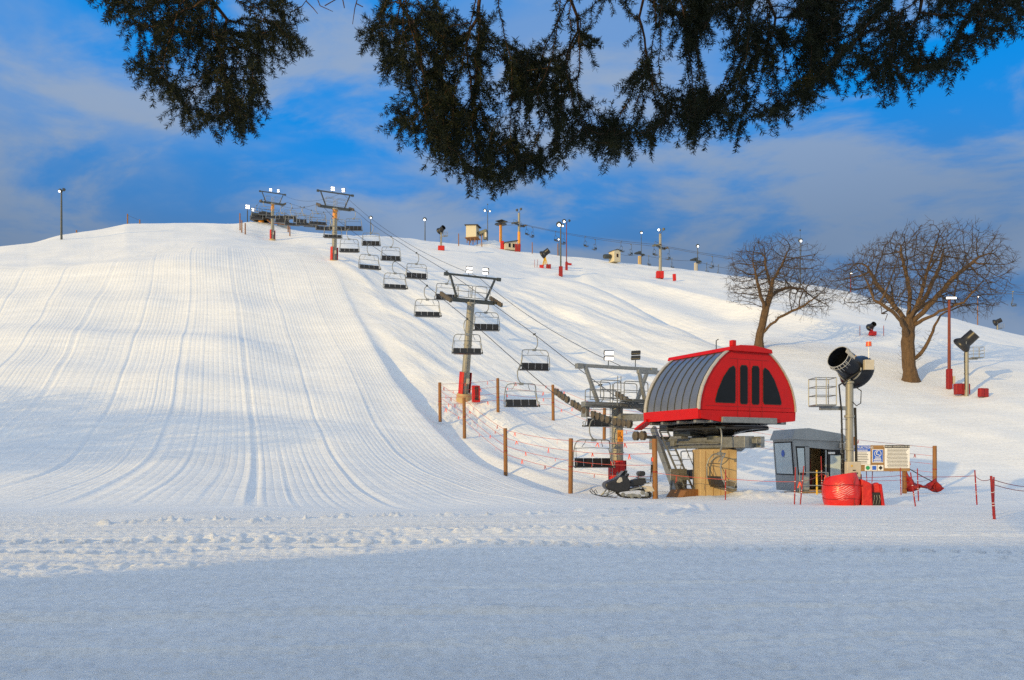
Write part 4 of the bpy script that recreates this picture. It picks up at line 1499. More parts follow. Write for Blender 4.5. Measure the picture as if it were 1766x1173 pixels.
# ------------------------------------------------------------------ fan guns
def fan_gun(px, py, Y, label, mast_h, head_dir, sc=1.0, platform=None, detail=True, legs=None):
    if Y is None:
        Y = hit(px, py).y
    X = (px - HX) / F * Y
    b = Vector((X, Y, gz(X, Y)))
    t = thing('snow_gun', label, 'snow gun', b, (0, 0, 0), 'fan guns for making snow')
    r = .175 * sc
    if legs:
        lg = MB()
        for k in range(4):
            a = .6 + k * math.pi / 2
            lg.tube([(.75 * math.cos(a) * sc, .75 * math.sin(a) * sc, -.1), (.12 * math.cos(a), .12 * math.sin(a), mast_h)], .06 * sc, 8)
        lg.tube([(0, 0, mast_h * .3), (0, 0, mast_h + .25)], .12 * sc, 10)
        lg.build('mast', M[legs], t, smooth=True)
    else:
        ms = MB().cyl((0, 0, -.3), (0, 0, mast_h), r, r * .92, 18)
        for z in (mast_h * .45, mast_h * .72, mast_h):
            ms.cyl((0, 0, z - .03), (0, 0, z + .05), r * 1.25, n=18)
        ms.build('mast', M['pole'], t, smooth=True)
    ax = Vector(head_dir).normalized()
    hc = Vector((0, 0, mast_h + .72 * sc))
    side = ax.cross(Vector((0, 0, 1))).normalized()
    yk = MB()
    pth = []
    for i in range(13):
        a = math.pi * i / 12
        pth.append(hc + side * (.58 * sc * math.cos(a)) - Vector((0, 0, (.12 + .50 * math.sin(a)) * sc)))
    yk.tube(pth, .042 * sc, 8)
    yk.cyl((0, 0, mast_h), (0, 0, mast_h + .16 * sc), .13 * sc, n=14)
    yk.build('yoke', M['galv'], t, smooth=True)
    o = hc - ax * .62 * sc
    s = sc
    bl = MB().lathe([(.30 * s, -.04 * s), (.58 * s, -.16 * s), (.74 * s, -.08 * s), (.79 * s, .06 * s), (.74 * s, .22 * s), (.60 * s, .40 * s), (.52 * s, .5 * s), (.515 * s, .9 * s), (.505 * s, 1.25 * s), (.50 * s, 1.45 * s), (.475 * s, 1.45 * s), (.46 * s, 1.0 * s), (.44 * s, .3 * s), (.1 * s, .28 * s)], o, ax, 32)
    bar = bl.build('barrel', M['gunblue'] if detail else M['black'], t, smooth=True)
    rg = MB()
    u, w = ax.orthogonal().normalized(), None
    w = ax.cross(u)
    ring = [o + ax * 1.47 * s + (u * math.cos(a) + w * math.sin(a)) * .505 * s for a in np.linspace(0, 2 * math.pi, 33)[:-1]]
    rg.tube(ring, .016 * s, 6, closed=True)
    if detail:
        ring = [o + ax * 1.28 * s + (u * math.cos(a) + w * math.sin(a)) * .525 * s for a in np.linspace(0, 2 * math.pi, 33)[:-1]]
        rg.tube(ring, .011 * s, 6, closed=True)
    rg.build('nozzle_ring', M['frost'] if detail else M['steel'], bar, smooth=True)
    hub = MB().lathe([(0, .5 * s), (.16 * s, .52 * s), (.18 * s, .3 * s), (.05 * s, .2 * s)], o, ax, 16)
    for k in range(8):
        a = k * math.pi / 4
        d = u * math.cos(a) + w * math.sin(a)
        e = (u * -math.sin(a) + w * math.cos(a))
        hub.prism([o + ax * .42 * s + d * .15 * s - e * .05 * s, o + ax * .36 * s + d * .15 * s + e * .05 * s, o + ax * .34 * s + d * .43 * s + e * .08 * s, o + ax * .44 * s + d * .43 * s - e * .06 * s], ax * .012)
    hub.build('fan', M['rubber'], bar)
    if detail:
        ic = MB()
        rr = random.Random(3)
        for k in range(26):
            a = rr.uniform(0, 6.28)
            p0 = o + ax * (1.46 * s) + (u * math.cos(a) + w * math.sin(a)) * .515 * s
            l = rr.uniform(.10, .34)
            p1 = p0 - ax * l + Vector((0, 0, -.05 * rr.random()))
            ic.tube([p0, p0.lerp(p1, .5) + (u * math.cos(a) + w * math.sin(a)) * .02, p1], [.013, .010, .004], 5)
        ic.build('icicle', M['frost'], bar)
        cs = hc + side * .60 * sc
        cs = cs if cs.y < hc.y else hc - side * .60 * sc
        MB().box(cs + Vector((.25, 0, .0)), (.34, .16, .36)).build('control_box', M['box'], t, bevel=.015)
        MB().box(cs + Vector((-.28, .06, .26)), (.2, .05, .16)).build('warning_plate', M['yellow'], t)
        q = ax.to_track_quat('X', 'Z').to_matrix()
        MB().box(hc + ax * .30 + Vector((0, -.50, .22)), (.52, .02, .11), q).build('name_strip', M['box'], t)
        MB().cyl(cs + Vector((.25, 0, .24)), cs + Vector((.25, 0, .66)), .018, n=8).build('beacon_rod', M['white'], t)
        MB().cyl(cs + Vector((.25, 0, .66)), cs + Vector((.25, 0, .82)), .10, .09, 14).build('beacon', M['beacon'], t, smooth=True)
        hs = MB()
        hs.tube([hc - side * .5 + Vector((0, 0, -.2)), Vector((-.42, -.1, mast_h - .1)), Vector((-.34, -.12, mast_h - 1.0)), Vector((-.30, -.1, mast_h - 2.2)), Vector((-.26, -.1, .6))], .03, 8)
        hs.tube([hc + side * .45 + Vector((0, 0, -.3)), Vector((.38, -.1, mast_h - .3)), Vector((.34, -.15, mast_h - .75)), Vector((.15, -.24, mast_h - .85)), Vector((.02, -.2, mast_h - .7))], .018, 7)
        hs.tube([Vector((.2, .0, mast_h - .9)), Vector((.23, -.02, 2.0)), Vector((.25, 0, .4))], .05, 8)
        hs.build('hose', M['rubber'], t, smooth=True)
        rd = MB()
        for z in np.arange(.9, mast_h - 1.2, .36):
            rd.tube([(-.14, -.1, z), (-.36, -.12, z), (-.36, -.12, z - .14), (-.28, -.12, z - .16)], .012, 5)
        rd.build('climbing_step', M['galv'], t)
        eb = MB().box((-.02, -.32, 1.22), (.50, .24, .62)).build('electric_cabinet', M['box'], t, bevel=.02)
        MB().box((-.02, -.445, 1.22), (.10, .01, .04)).box((.0, -.445, 1.12), (.22, .01, .05)).build('cabinet_label', M['ink'], eb)
        MB().box((-.02, -.446, 1.02), (.2, .01, .04)).build('cabinet_label', M['pad'], eb)
        MB().box((-.1, -.446, 1.38), (.06, .01, .06)).build('cabinet_label', M['yellow'], eb)
        eb2 = MB().tube([(.1, -.3, .9), (.12, -.28, .5), (.14, -.2, .2)], .03, 8).tube([(-.1, -.3, .9), (-.1, -.28, .2)], .03, 8).build('conduit', M['steel'], t, smooth=True)
    else:
        hs = MB().tube([hc - side * .3 + Vector((0, 0, -.3)) * sc, Vector((-.26 * sc, -.1, mast_h - .4)), Vector((-.2 * sc, -.1, .4))], .03, 6).build('hose', M['rubber'], t)
    if platform:
        x0, z0, w_, s_ = platform
        pf = MB().box((x0 * .55, 0, z0 - .09), (abs(x0) * 1.1, .12, .14)).box((x0, 0, z0), (w_, .75, .06))
        pf.build('platform', M['galv'], t, bevel=.01)
        rl2 = MB()
        xs = (x0 - w_ / 2, x0 + w_ / 2)
        for x in xs:
            for y in (-.36, .36):
                rl2.tube([(x, y, z0), (x, y, z0 + s_)], .018, 6)
        for z in (s_ * .36, s_ * .68, s_):
            rl2.tube([(xs[1], -.36, z0 + z), (xs[0], -.36, z0 + z), (xs[0], .36, z0 + z), (xs[1], .36, z0 + z), (xs[1], -.36, z0 + z)], .016, 6)
        rl2.tube([((xs[0] + xs[1]) / 2, -.36, z0), ((xs[0] + xs[1]) / 2, -.36, z0 + s_)], .016, 6)
        rl2.build('platform_rail', M['galv'], t)
    return t, b


g1, g1b = fan_gun(1465, 868, 28.8, 'large dark blue fan gun rimmed with ice above the big red cushion', 4.38, (-.78, -.46, .42), .83, (-.98, 3.55, .72, .98))
fan_gun(1667, 680, None, 'black fan gun with a silver basket on a leaning mast beside the red lamp pole', 3.9, (.55, -.35, .62), 1.0, (.85, 3.15, .95, .9), False)
fan_gun(1503, 577, None, 'little black fan gun on a red padded base, between the two bare oaks', .55, (.2, -.9, .35), .62, None, False, 'red')
fan_gun(940, 462, None, 'black fan gun on yellow legs, on the slope beside the pair of tall lamps', 2.2, (.75, -.3, .5), 1.15, None, False, 'yellow')
fan_gun(761, 432, None, 'far fan gun with a basket, on the ridge before the stilt cabin', 3.6, (.6, -.6, .4), 1.0, (.9, 3.0, .9, .9), False)
Xf = 215.0
fg, fgb = fan_gun(1720, 572, 178, 'distant bluish fan gun with a basket, half below the crest at the edge of view', 3.6, (.7, -.3, .35), 1.0, (.9, 2.9, .9, .9), False)


def cushion(px, py, label, w, h, d, mat='pad', n=1, rot=0.0, folds=True):
    b = hit(px, py)
    t = thing('safety_cushion', label, 'safety cushion', b - Vector((0, 0, .05)), (0, 0, rot), 'red cushions round posts and guns')
    for k in range(n):
        x = (k - (n - 1) / 2) * w / n
        MB().box((x, (k % 2) * .05, h / 2), (w / n * .96, d, h), Matrix.Rotation(rng.uniform(-.06, .06), 3, 'Y')).build('pad_panel', M[mat], t, bevel=min(.08, d * .3))
    return t


# the big wrapped cushion at the foot of the near gun
b = hit(1461, 874)
t = thing('safety_cushion', 'big glossy red cushion wrapped round the near gun mast, streaked with frost', 'safety cushion', b - Vector((0, 0, .04)), (0, 0, 0), 'red cushions round posts and guns')
vs, fs = [], []
K, R_ = 40, 9
for j in range(R_ + 1):
    z = 1.12 * j / R_
    for k in range(K):
        a = 2 * math.pi * k / K
        bulge = .50 + .13 * math.sin(math.pi * min(1, j / R_ * .92 + .08)) - .04 * (j == R_)
        rr_ = bulge * (1 + .018 * math.sin(a * 7 + j * .9) + .012 * math.sin(a * 13 - j * 1.7))
        vs.append((rr_ * math.cos(a) * 1.02, rr_ * math.sin(a) + .45, z + (.09 * math.sin(a + 2.2) if j == R_ else 0)))
for j in range(R_):
    for k in range(K):
        fs.append((j * K + k, j * K + (k + 1) % K, (j + 1) * K + (k + 1) % K, (j + 1) * K + k))
fs.append(tuple(range(R_ * K, R_ * K + K)))


def frost_mat():
    m = pmat('frosted_red_vinyl', (0.60, 0.016, 0.012), 0.34, 0, .12, 3, .03, 5)
    nt = m.node_tree
    N, L = nt.nodes.new, nt.links.new
    b = nt.nodes['Principled BSDF']
    tc = N('ShaderNodeTexCoord')
    sx = N('ShaderNodeSeparateXYZ')
    L(tc.outputs['Object'], sx.inputs[0])
    w = N('ShaderNodeTexWave')
    mp = N('ShaderNodeMapping')
    mp.inputs['Rotation'].default_value = (0, math.radians(24), 0)
    L(tc.outputs['Object'], mp.inputs[0])
    L(mp.outputs[0], w.inputs['Vector'])
    w.bands_direction = 'Z'
    w.inputs['Scale'].default_value = 5.2
    w.inputs['Distortion'].default_value = 7.0
    w.inputs['Detail'].default_value = 5
    n = N('ShaderNodeTexNoise')
    n.inputs['Scale'].default_value = 3.4
    n.inputs['Detail'].default_value = 6
    L(tc.outputs['Object'], n.inputs['Vector'])
    gr = N('ShaderNodeMath')
    gr.operation = 'MULTIPLY'
    L(w.outputs['Fac'], gr.inputs[0])
    L(n.outputs['Fac'], gr.inputs[1])
    # the patch of rime: on the face towards the slope, a hand above the snow
    dx = N('ShaderNodeMath'); dx.operation = 'ADD'; L(sx.outputs[0], dx.inputs[0]); dx.inputs[1].default_value = .16
    dz = N('ShaderNodeMath'); dz.operation = 'SUBTRACT'; L(sx.outputs[2], dz.inputs[0]); dz.inputs[1].default_value = .55
    d2 = N('ShaderNodeMath'); d2.operation = 'MULTIPLY'; L(dx.outputs[0], d2.inputs[0]); L(dx.outputs[0], d2.inputs[1])
    d3 = N('ShaderNodeMath'); d3.operation = 'MULTIPLY_ADD'; L(dz.outputs[0], d3.inputs[0]); L(dz.outputs[0], d3.inputs[1]); L(d2.outputs[0], d3.inputs[2])
    mk = N('ShaderNodeMapRange'); mk.interpolation_type = 'SMOOTHSTEP'
    mk.inputs['From Min'].default_value = .22; mk.inputs['From Max'].default_value = .03
    L(d3.outputs[0], mk.inputs['Value'])
    f = N('ShaderNodeMath'); f.operation = 'MULTIPLY'; L(gr.outputs[0], f.inputs[0]); L(mk.outputs[0], f.inputs[1])
    r = N('ShaderNodeMapRange'); r.interpolation_type = 'SMOOTHSTEP'
    r.inputs['From Min'].default_value = .26; r.inputs['From Max'].default_value = .44; r.inputs['To Max'].default_value = .5
    L(f.outputs[0], r.inputs['Value'])
    mx = N('ShaderNodeMix'); mx.data_type = 'RGBA'
    src = b.inputs['Base Color'].links[0].from_socket
    L(r.outputs[0], mx.inputs[0]); L(src, mx.inputs[6])
    mx.inputs[7].default_value = (.75, .62, .60, 1)
    L(mx.outputs[2], b.inputs['Base Color'])
    return m


MB().add(vs, fs).build('wrapped_pad', frost_mat(), t, smooth=True)
for z, k_ in ((.30, .615), (.78, .655)):
    MB().tube([(k_ * 1.02 * math.cos(q_), k_ * math.sin(q_) + .45, z + .02 * math.sin(q_ * 3)) for q_ in np.linspace(0, 6.283, 33)[:-1]], .011, 6, closed=True).build('strap', M['darkpad'], t, smooth=True)
MB().tube([(.18, -.115 - .02 * math.sin(z_ * 3), z_) for z_ in np.linspace(.02, 1.08, 9)], .012, 6).build('seam', M['darkpad'], t, smooth=True)
b = hit(1507, 874)
t = thing('safety_cushion', 'folded red mats with black webbing beside the big red cushion', 'safety cushion', b - Vector((0, 0, .03)), (0, 0, 0), 'red cushions round posts and guns')
MB().prism([(-.36, .1, 0), (-.02, .0, 0), (-.06, .0, .82), (-.40, .1, .98)], (.06, .5, 0)).build('pad_panel', M['pad'], t, bevel=.05)
MB().prism([(-.05, .25, .40), (.33, .10, .40), (.22, .1, .86), (-.06, .25, .72)], (.03, .3, 0)).build('pad_panel', M['pad'], t, bevel=.04)
MB().prism([(.28, -.02, 0), (.40, .0, 0), (.33, .1, .80), (.24, .08, .80)], (.03, .4, 0)).build('pad_panel', M['pad'], t, bevel=.03)
wb = MB().box((.12, .22, .26), (.38, .3, .5))
wb.build('webbing', M['rubber'], t, bevel=.04)
for i in range(3):
    MB().tube([(.0 + i * .1, .06, .1), (.03 + i * .1, .03, .28), (.05 + i * .08, .06, .42)], .007, 6).build('cord', M['galv'], t)
cushion(1659, 680, 'doubled red cushion at the foot of the gun beside the red lamp pole', 1.3, .95, .5, 'darkpad', 2)
cushion(1696, 684, 'red cushion lying apart, beyond the gun beside the red lamp pole', .9, .75, .4, 'darkpad', 2, .2)
cushion(934, 464, 'smaller plain cushion at the foot of the gun with yellow legs', .9, .85, .6, 'pad', 1)
cushion(946, 465, 'striped red cushion at the outer foot of the gun with yellow legs', 1.0, 1.1, .6, 'darkpad', 2)
cushion(761, 432, 'red cushion under the far gun before the stilt cabin', 1.4, 1.0, .7, 'pad', 1)
cushion(1505, 578, 'red cushion under the little gun between the oaks', .9, .5, .4, 'pad', 1)
cushion(1138, 480, 'large red cushion round the pale tower of the second lift', 1.6, 1.5, .9, 'pad', 2)
cushion(1163, 484, 'upright red mat standing alone beside the pale tower', .7, 1.4, .4, 'pad', 1)
cushion(981, 457, 'small red litter of fallen mats near the thin red lamp pole', 1.3, .45, .5, 'pad', 2, .4)
cushion(866, 424, 'red mat at the foot of the orange tower by the summit hut', .9, 2.0, .7, 'pad', 1)
cushion(893, 434, 'dark red mats round the foot of the tower with two dark lamps', 1.4, 1.8, .7, 'darkpad', 2)

# crumpled tarp beside the sign
b = hit(1592, 849)
t = thing('crumpled_tarp', 'crumpled dark red tarp slung low between the board leg and the brown post', 'tarp', b, (0, 0, 0))
vs, fs = [], []
nx, nz = 22, 8
ex = (1624 - 1563) / F * b.y
for i in range(nx + 1):
    s = i / nx
    zt = np.interp(s, [0, .08, .3, .52, .68, .8, 1], [.98, .80, .42, .30, .44, .72, .30])
    zb = np.interp(s, [0, .2, .45, .6, .75, .93, 1], [0, .02, .22, .16, .02, -.02, .18])
    for j in range(nz + 1):
        f = j / nz
        vs.append(((s - .5) * ex, .12 * math.sin(s * 17 + f * 4) + .08 * math.sin(s * 31 - f * 7) - .25 * math.sin(f * 3.1), zb + (zt - zb) * f))
for i in range(nx):
    for j in range(nz):
        a = i * (nz + 1) + j
        fs.append((a, a + nz + 1, a + nz + 2, a + 1))
o = MB().add(vs, fs).build('tarp_sheet', M['darkpad'], t, smooth=True)
sm = o.modifiers.new('thick', 'SOLIDIFY')
sm.thickness = .02
MB().tube([(-.9, -.1, 1.22), (-.1, -.12, .75), (.55, -.1, .42)], .022, 6).build('brace_rod', M['rubber'], t)


# ------------------------------------------------------------------ trail board
def lettering(txt, size, parent, loc, mat, name='lettering', align='CENTER'):
    c = bpy.data.curves.new(name, 'FONT')
    c.body = txt
    c.size = size
    c.align_x = align
    c.align_y = 'CENTER'
    c.extrude = .003
    c.materials.append(mat)
    tmp = bpy.data.objects.new(name, c)
    C.objects.link(tmp)
    bpy.context.view_layer.update()
    me = bpy.data.meshes.new_from_object(tmp.evaluated_get(bpy.context.evaluated_depsgraph_get()))
    bpy.data.objects.remove(tmp)
    o = bpy.data.objects.new(name, me)
    o.location = loc
    o.rotation_euler = (math.pi / 2, 0, 0)
    C.objects.link(o)
    o.parent = parent
    return o


YB = 37.6
bb = Vector(((1518 - HX) / F * YB, YB, gz((1518 - HX) / F * YB, YB)))
tb = thing('trail_board', 'brown trail board carrying white instruction and warning panels above three difficulty symbols', 'notice board', bb, (0, 0, 0))


def bx(px):
    return (px - 1518) / F * YB


def bz(py):
    return EYE - (py - HY) / F * YB - bb.z


def rect(mb, x0, y0, x1, y1, y, th):
    mb.box(((bx(x0) + bx(x1)) / 2, y, (bz(y0) + bz(y1)) / 2), (bx(x1) - bx(x0), th, bz(y0) - bz(y1)))
    return mb


rect(rect(rect(MB(), 1460, 801, 1569, 813, 0, .05), 1501, 768, 1525, 801, 0, .05), 1525, 768, 1568, 801, 0, .045).build('backboard', M['boardwood'], tb, bevel=.006)
for px in (1472, 1561.5):
    MB().box((bx(px), .09, bz(766) / 2 + (.1 if px < 1500 else -.12)), (.18, .12, bz(766) + (.2 if px < 1500 else -.2) + .3)).build('leg', M['wood'], tb, bevel=.01)
ip = rect(MB(), 1472, 768, 1500.5, 801.5, -.03, .02).build('instruction_panel', M['white'], tb)
hd = rect(MB(), 1472, 768.4, 1500, 778.5, -.045, .012).build('blue_header', M['blue'], ip)
lettering('INSTRUCTIONS', .150, hd, (bx(1486), -.056, bz(772)), M['white'])
bars = MB()
rr = random.Random(5)


def text_lines(mb, x0, x1, y0, y1, n, y, h, centre=False):
    for i in range(n):
        py = y0 + (y1 - y0) * (i + .5) / n
        a = x0
        end = x1 - rr.random() * (x1 - x0) * .12
        if centre:
            a = x0 + rr.random() * (x1 - x0) * .06
        while a < end:
            w = rr.uniform(.8, 2.4)
            b_ = min(end, a + w)
            mb.box(((bx(a) + bx(b_)) / 2, y, bz(py)), (bx(b_) - bx(a), .006, h))
            a = b_ + .35
    return mb


text_lines(MB(), 1477, 1497, 775, 778, 1, -.054, .035).build('small_print', M['white'], hd)
text_lines(MB(), 1475, 1497, 780, 800, 7, -.043, .028).build('small_print', M['ink'], ip)
wp = rect(MB(), 1525, 767.5, 1568, 807.5, -.035, .02).build('warning_panel', M['white'], tb)
wh = rect(MB(), 1525.2, 767.7, 1567.8, 772.6, -.05, .012).build('dark_header', M['ink'], wp)
lettering('WARNING: ASSUMPTION OF RISK', .088, wh, (bx(1546.5), -.060, bz(770.2)), M['white'])
text_lines(MB(), 1528, 1566, 773.5, 806.5, 14, -.048, .024, True).build('small_print', M['ink'], wp)
bp_ = rect(MB(), 1503.5, 775, 1522.5, 798, -.032, .02).build('blue_panel', M['white'], tb)
bq = rect(MB(), 1504.4, 776, 1521.6, 797, -.046, .012).build('blue_field', M['blue'], bp_)
ring = [(bx(1513) + .155 * math.cos(a), -.055, bz(782.5) + .155 * math.sin(a)) for a in np.linspace(0, 6.283, 29)[:-1]]
pc = MB().tube(ring, .013, 6, closed=True)
pc.tube([(bx(1513) - .06, -.055, bz(780)), (bx(1513) - .05, -.055, bz(784)), (bx(1513) + .05, -.055, bz(784.4)), (bx(1513) + .08, -.055, bz(786.2))], .02, 6).ball((bx(1513) - .03, -.055, bz(779)), .03, 8, 1, .3, 1)
pc.build('pictogram', M['white'], bq)
text_lines(MB(), 1508, 1518, 789, 791.5, 1, -.054, .045).build('small_print', M['white'], bq)
text_lines(MB(), 1506, 1520, 792, 794.3, 1, -.054, .05).build('small_print', M['white'], bq)
text_lines(MB(), 1506, 1520, 795, 797, 1, -.054, .035).build('small_print', M['white'], bq)
for px, nm in ((1496, 'circle'), (1507, 'square'), (1518, 'diamond')):
    pn = rect(MB(), px - 5, 802, px + 5, 812, -.032, .014).build('difficulty_panel', M['white'], tb)
    c = Vector((bx(px), -.041, bz(807)))
    if nm == 'circle':
        MB().cyl(c, c + Vector((0, -.006, 0)), .098, n=28).build('green_circle', M['green'], pn)
    elif nm == 'square':
        MB().box(c, (.19, .012, .19)).build('blue_square', M['blue'], pn)
    else:
        MB().box(c, (.145, .012, .145), Matrix.Rotation(math.pi / 4, 3, 'Y')).build('black_diamond', M['ink'], pn)
M['deadwhite'] = M['white']

# ------------------------------------------------------------------ snowmobile
sbp = hit(1078, 857)
sm_ = thing('snowmobile', 'black snowmobile with a cream side panel, long skis and a small red flag', 'snowmobile', sbp, (0, 0, math.radians(4)))
S = (1128 - 1020) / F * sbp.y / 3.05             # local units: a 3.05 m machine, nose towards -x


def smp(px, py):
    return ((px - 1078) / F * sbp.y, (857 - py) / F * sbp.y - .02)


def side_prism(pts, y0, y1, mat, name, bevel=.02, parent=None):
    lo = [(smp(a, b)[0], y0, smp(a, b)[1]) for a, b in pts]
    return MB().prism(lo, (0, y1 - y0, 0)).build(name, mat, parent or sm_, bevel=bevel)


side_prism([(1040, 838), (1041, 832), (1049, 828), (1058, 825), (1066, 820), (1074, 818), (1082, 826), (1086, 835), (1080, 846), (1062, 848), (1044, 843)], -.42, .42, M['black'], 'hood', .07)
side_prism([(1059.5, 829), (1065, 822), (1069, 822.5), (1070, 829), (1065, 831.5), (1061, 831.5)], -.44, .44, M['trim'], 'side_panel', .02)
side_prism([(1066, 820), (1074, 811), (1078, 813), (1074, 820)], -.30, .30, M['glass'], 'windshield', .02)
side_prism([(1078, 821), (1083, 815.5), (1084, 818), (1080, 824)], -.20, .20, M['black'], 'console', .02)
side_prism([(1082, 838), (1086, 828), (1096, 825), (1112, 824), (1114, 832), (1108, 836), (1090, 839)], -.22, .22, M['black'], 'seat', .05)
side_prism([(1099, 816), (1101, 812), (1110, 811.5), (1112, 815), (1111, 820), (1100, 821)], -.24, .24, M['black'], 'backrest', .06)
hb = MB()
x, z = smp(1080, 815)
hb.tube([(x - .12, -.42, z + .02), (x - .02, -.28, z + .08), (x, 0, z + .06), (x - .02, .28, z + .08), (x - .12, .42, z + .02)], .02, 8)
x2, z2 = smp(1070, 822)
hb.tube([(x2, 0, z2), (x, 0, z + .06)], .03, 8)
hb.build('handlebar', M['rubber'], sm_, smooth=True)
for s in (-1, 1):
    y = s * .50
    k = [smp(a, b) for a, b in ((1022, 845), (1020, 846.5), (1024, 851), (1031, 854), (1044, 855.5), (1056, 856), (1060, 855.5))]
    sk_ = MB()
    pth = [Vector((a, y, b)) for a, b in k]
    for p0, p1 in zip(pth[1:], pth[2:]):
        sk_.beam(p0, p1, .15, .025)
    sk_.tube([pth[1], Vector((smp(1023, 842.5)[0], y, smp(1023, 842.5)[1])), Vector((smp(1026, 849)[0], y, smp(1026, 849)[1]))], .016, 6)
    sk_.build('ski', M['black'], sm_)
    a, b = smp(1048, 843), smp(1040, 854)
    MB().tube([(a[0], y * .5, a[1]), (smp(1046, 848)[0], y * .9, smp(1046, 848)[1]), (b[0], y, b[1])], .03, 8).tube([(smp(1060, 846)[0], y * .5, smp(1060, 846)[1]), (b[0], y, b[1])], .02, 6).build('suspension_arm', M['galv'], sm_)
lo = [smp(a, b) for a, b in ((1062, 849), (1066, 846), (1080, 844), (1100, 842), (1112, 845), (1121, 848), (1123.5, 852), (1122, 856.5), (1117, 858), (1098, 858), (1080, 857.5), (1068, 855))]
tk = MB()
n = len(lo)
cxm, czm = sum(p[0] for p in lo) / n, sum(p[1] for p in lo) / n
inn = [(cxm + (a - cxm) * .90, czm + (b - czm) * .72) for a, b in lo]
V = [(a, -.2, b) for a, b in lo] + [(a, .2, b) for a, b in lo] + [(a, -.2, b) for a, b in inn] + [(a, .2, b) for a, b in inn]
Fc = []
for i in range(n):
    j = (i + 1) % n
    Fc += [(i, j, n + j, n + i), (2 * n + j, 2 * n + i, 3 * n + i, 3 * n + j), (j, i, 2 * n + i, 2 * n + j), (n + i, n + j, 3 * n + j, 3 * n + i)]
tk.add(V, Fc)
per = []
for i in range(n):
    a, b = Vector((lo[i][0], 0, lo[i][1])), Vector((lo[(i + 1) % n][0], 0, lo[(i + 1) % n][1]))
    m_ = max(1, int((b - a).length / .09))
    for q in range(m_):
        c = a.lerp(b, (q + .5) / m_)
        tk.beam(c + Vector((0, -.2, 0)), c + Vector((0, .2, 0)), .02, .05, (b - a).normalized().cross(Vector((0, 1, 0))))
tk.build('track', M['rubber'], sm_)
for a, b in ((1073, 852), (1088, 855), (1101, 855), (1107, 849), (1114, 852)):
    x, z = smp(a, b)
    MB().lathe([(.03, -.23), (.085, -.22), (.085, -.17), (.03, -.16)], (x, 0, z), (0, 1, 0), 16).build('bogie_wheel', M['galv'], sm_, smooth=True)
side_prism([(1076, 852), (1090, 850), (1100, 853), (1098, 856), (1080, 855.5)], -.215, -.19, M['galv'], 'slide_rail', .005)
side_prism([(1082, 843), (1104, 838), (1105, 840), (1084, 845.5)], -.40, .40, M['galv'], 'running_board', .01)
side_prism([(1106, 837), (1124, 838.5), (1128, 846.5), (1112, 848)], -.2, .2, M['box'], 'snow_flap', .01)
rk = MB()
for s in (-.2, .2):
    pts = [smp(a, b) for a, b in ((1104, 828), (1122, 827), (1122, 832), (1106, 834))]
    rk.tube([(a, s, b) for a, b in pts], .018, 6)
a = smp(1122, 827)
rk.tube([(a[0], -.2, a[1]), (a[0], .2, a[1])], .018, 6)
a, b = smp(1099, 823), smp(1113, 823)
rk.tube([(a[0], -.25, a[1]), (b[0], -.25, b[1] - .02), (b[0], .25, b[1] - .02), (a[0], .25, a[1])], .022, 6)
rk.build('rear_rack', M['galv'], sm_)
a, b = smp(1121, 830), smp(1122.5, 788)
fl = MB().tube([(a[0], -.15, a[1]), (b[0], -.15, b[1])], .014, 6).tube([(a[0], -.15, a[1]), (a[0] + .06, -.15, a[1] + .7)], .028, 8).build('flag_mast', M['rubber'], sm_)
MB().cyl((b[0] + .09, -.16, b[1] - .09), (b[0] + .09, -.14, b[1] - .09), .10, n=16).build('flag', M['ribbon'], fl)


# ------------------------------------------------------------------ lamps
def lamp_post(px, py, top, Y, label, heads, r=.10, mat='steel', base=None, tip=0):
    X = (px - HX) / F * Y
    g = gz(X, Y)
    zb = EYE - (py - HY) / F * Y
    b = Vector((X, Y, min(g, zb) if py else g))
    zt = EYE - (top - HY) / F * Y
    h = zt - b.z
    t = thing('lamp_post', label, 'lamp post', b, (0, 0, 0), 'lamp posts along the runs')
    MB().tube([(0, 0, -.5), (0, 0, h * .5), (0, 0, h)], [r, r * .85, r * .65], 10).build('pole', M[mat], t, smooth=True)
    if base:
        MB().box((0, 0, .85), (r * 4.2, r * 4.2, 1.8)).build('safety_pad', M[base], t, bevel=.04)
    for dx, dz, lit, sz in heads:
        hd_ = MB().tube([(0, 0, h - .15), (dx * .6, 0, h + dz - .05), (dx, 0, h + dz)], r * .4, 6)
        hd_.lathe([(.03, .30 * sz), (.16 * sz, .22 * sz), (.26 * sz, .0), (.24 * sz, -.04 * sz)], (dx, -.05, h + dz), (0, -.45, -.3) if lit else (.8, -.1, .2), 12)
        ho = hd_.build('lamp_head', M['steel'], t, smooth=True)
        if lit:
            MB().ball(Vector((dx, -.05, h + dz)) + Vector((0, -.45, -.3)).normalized() * (.27 * sz), .125 * sz, 10).build('lit_lens', M['lamp'], ho, smooth=True)
    if tip:
        MB().tube([(0, 0, h), (0, 0, h + tip)], .03, 5).ball((0, 0, h + tip), .16, 8).build('antenna', M['steel'], t)
    return t


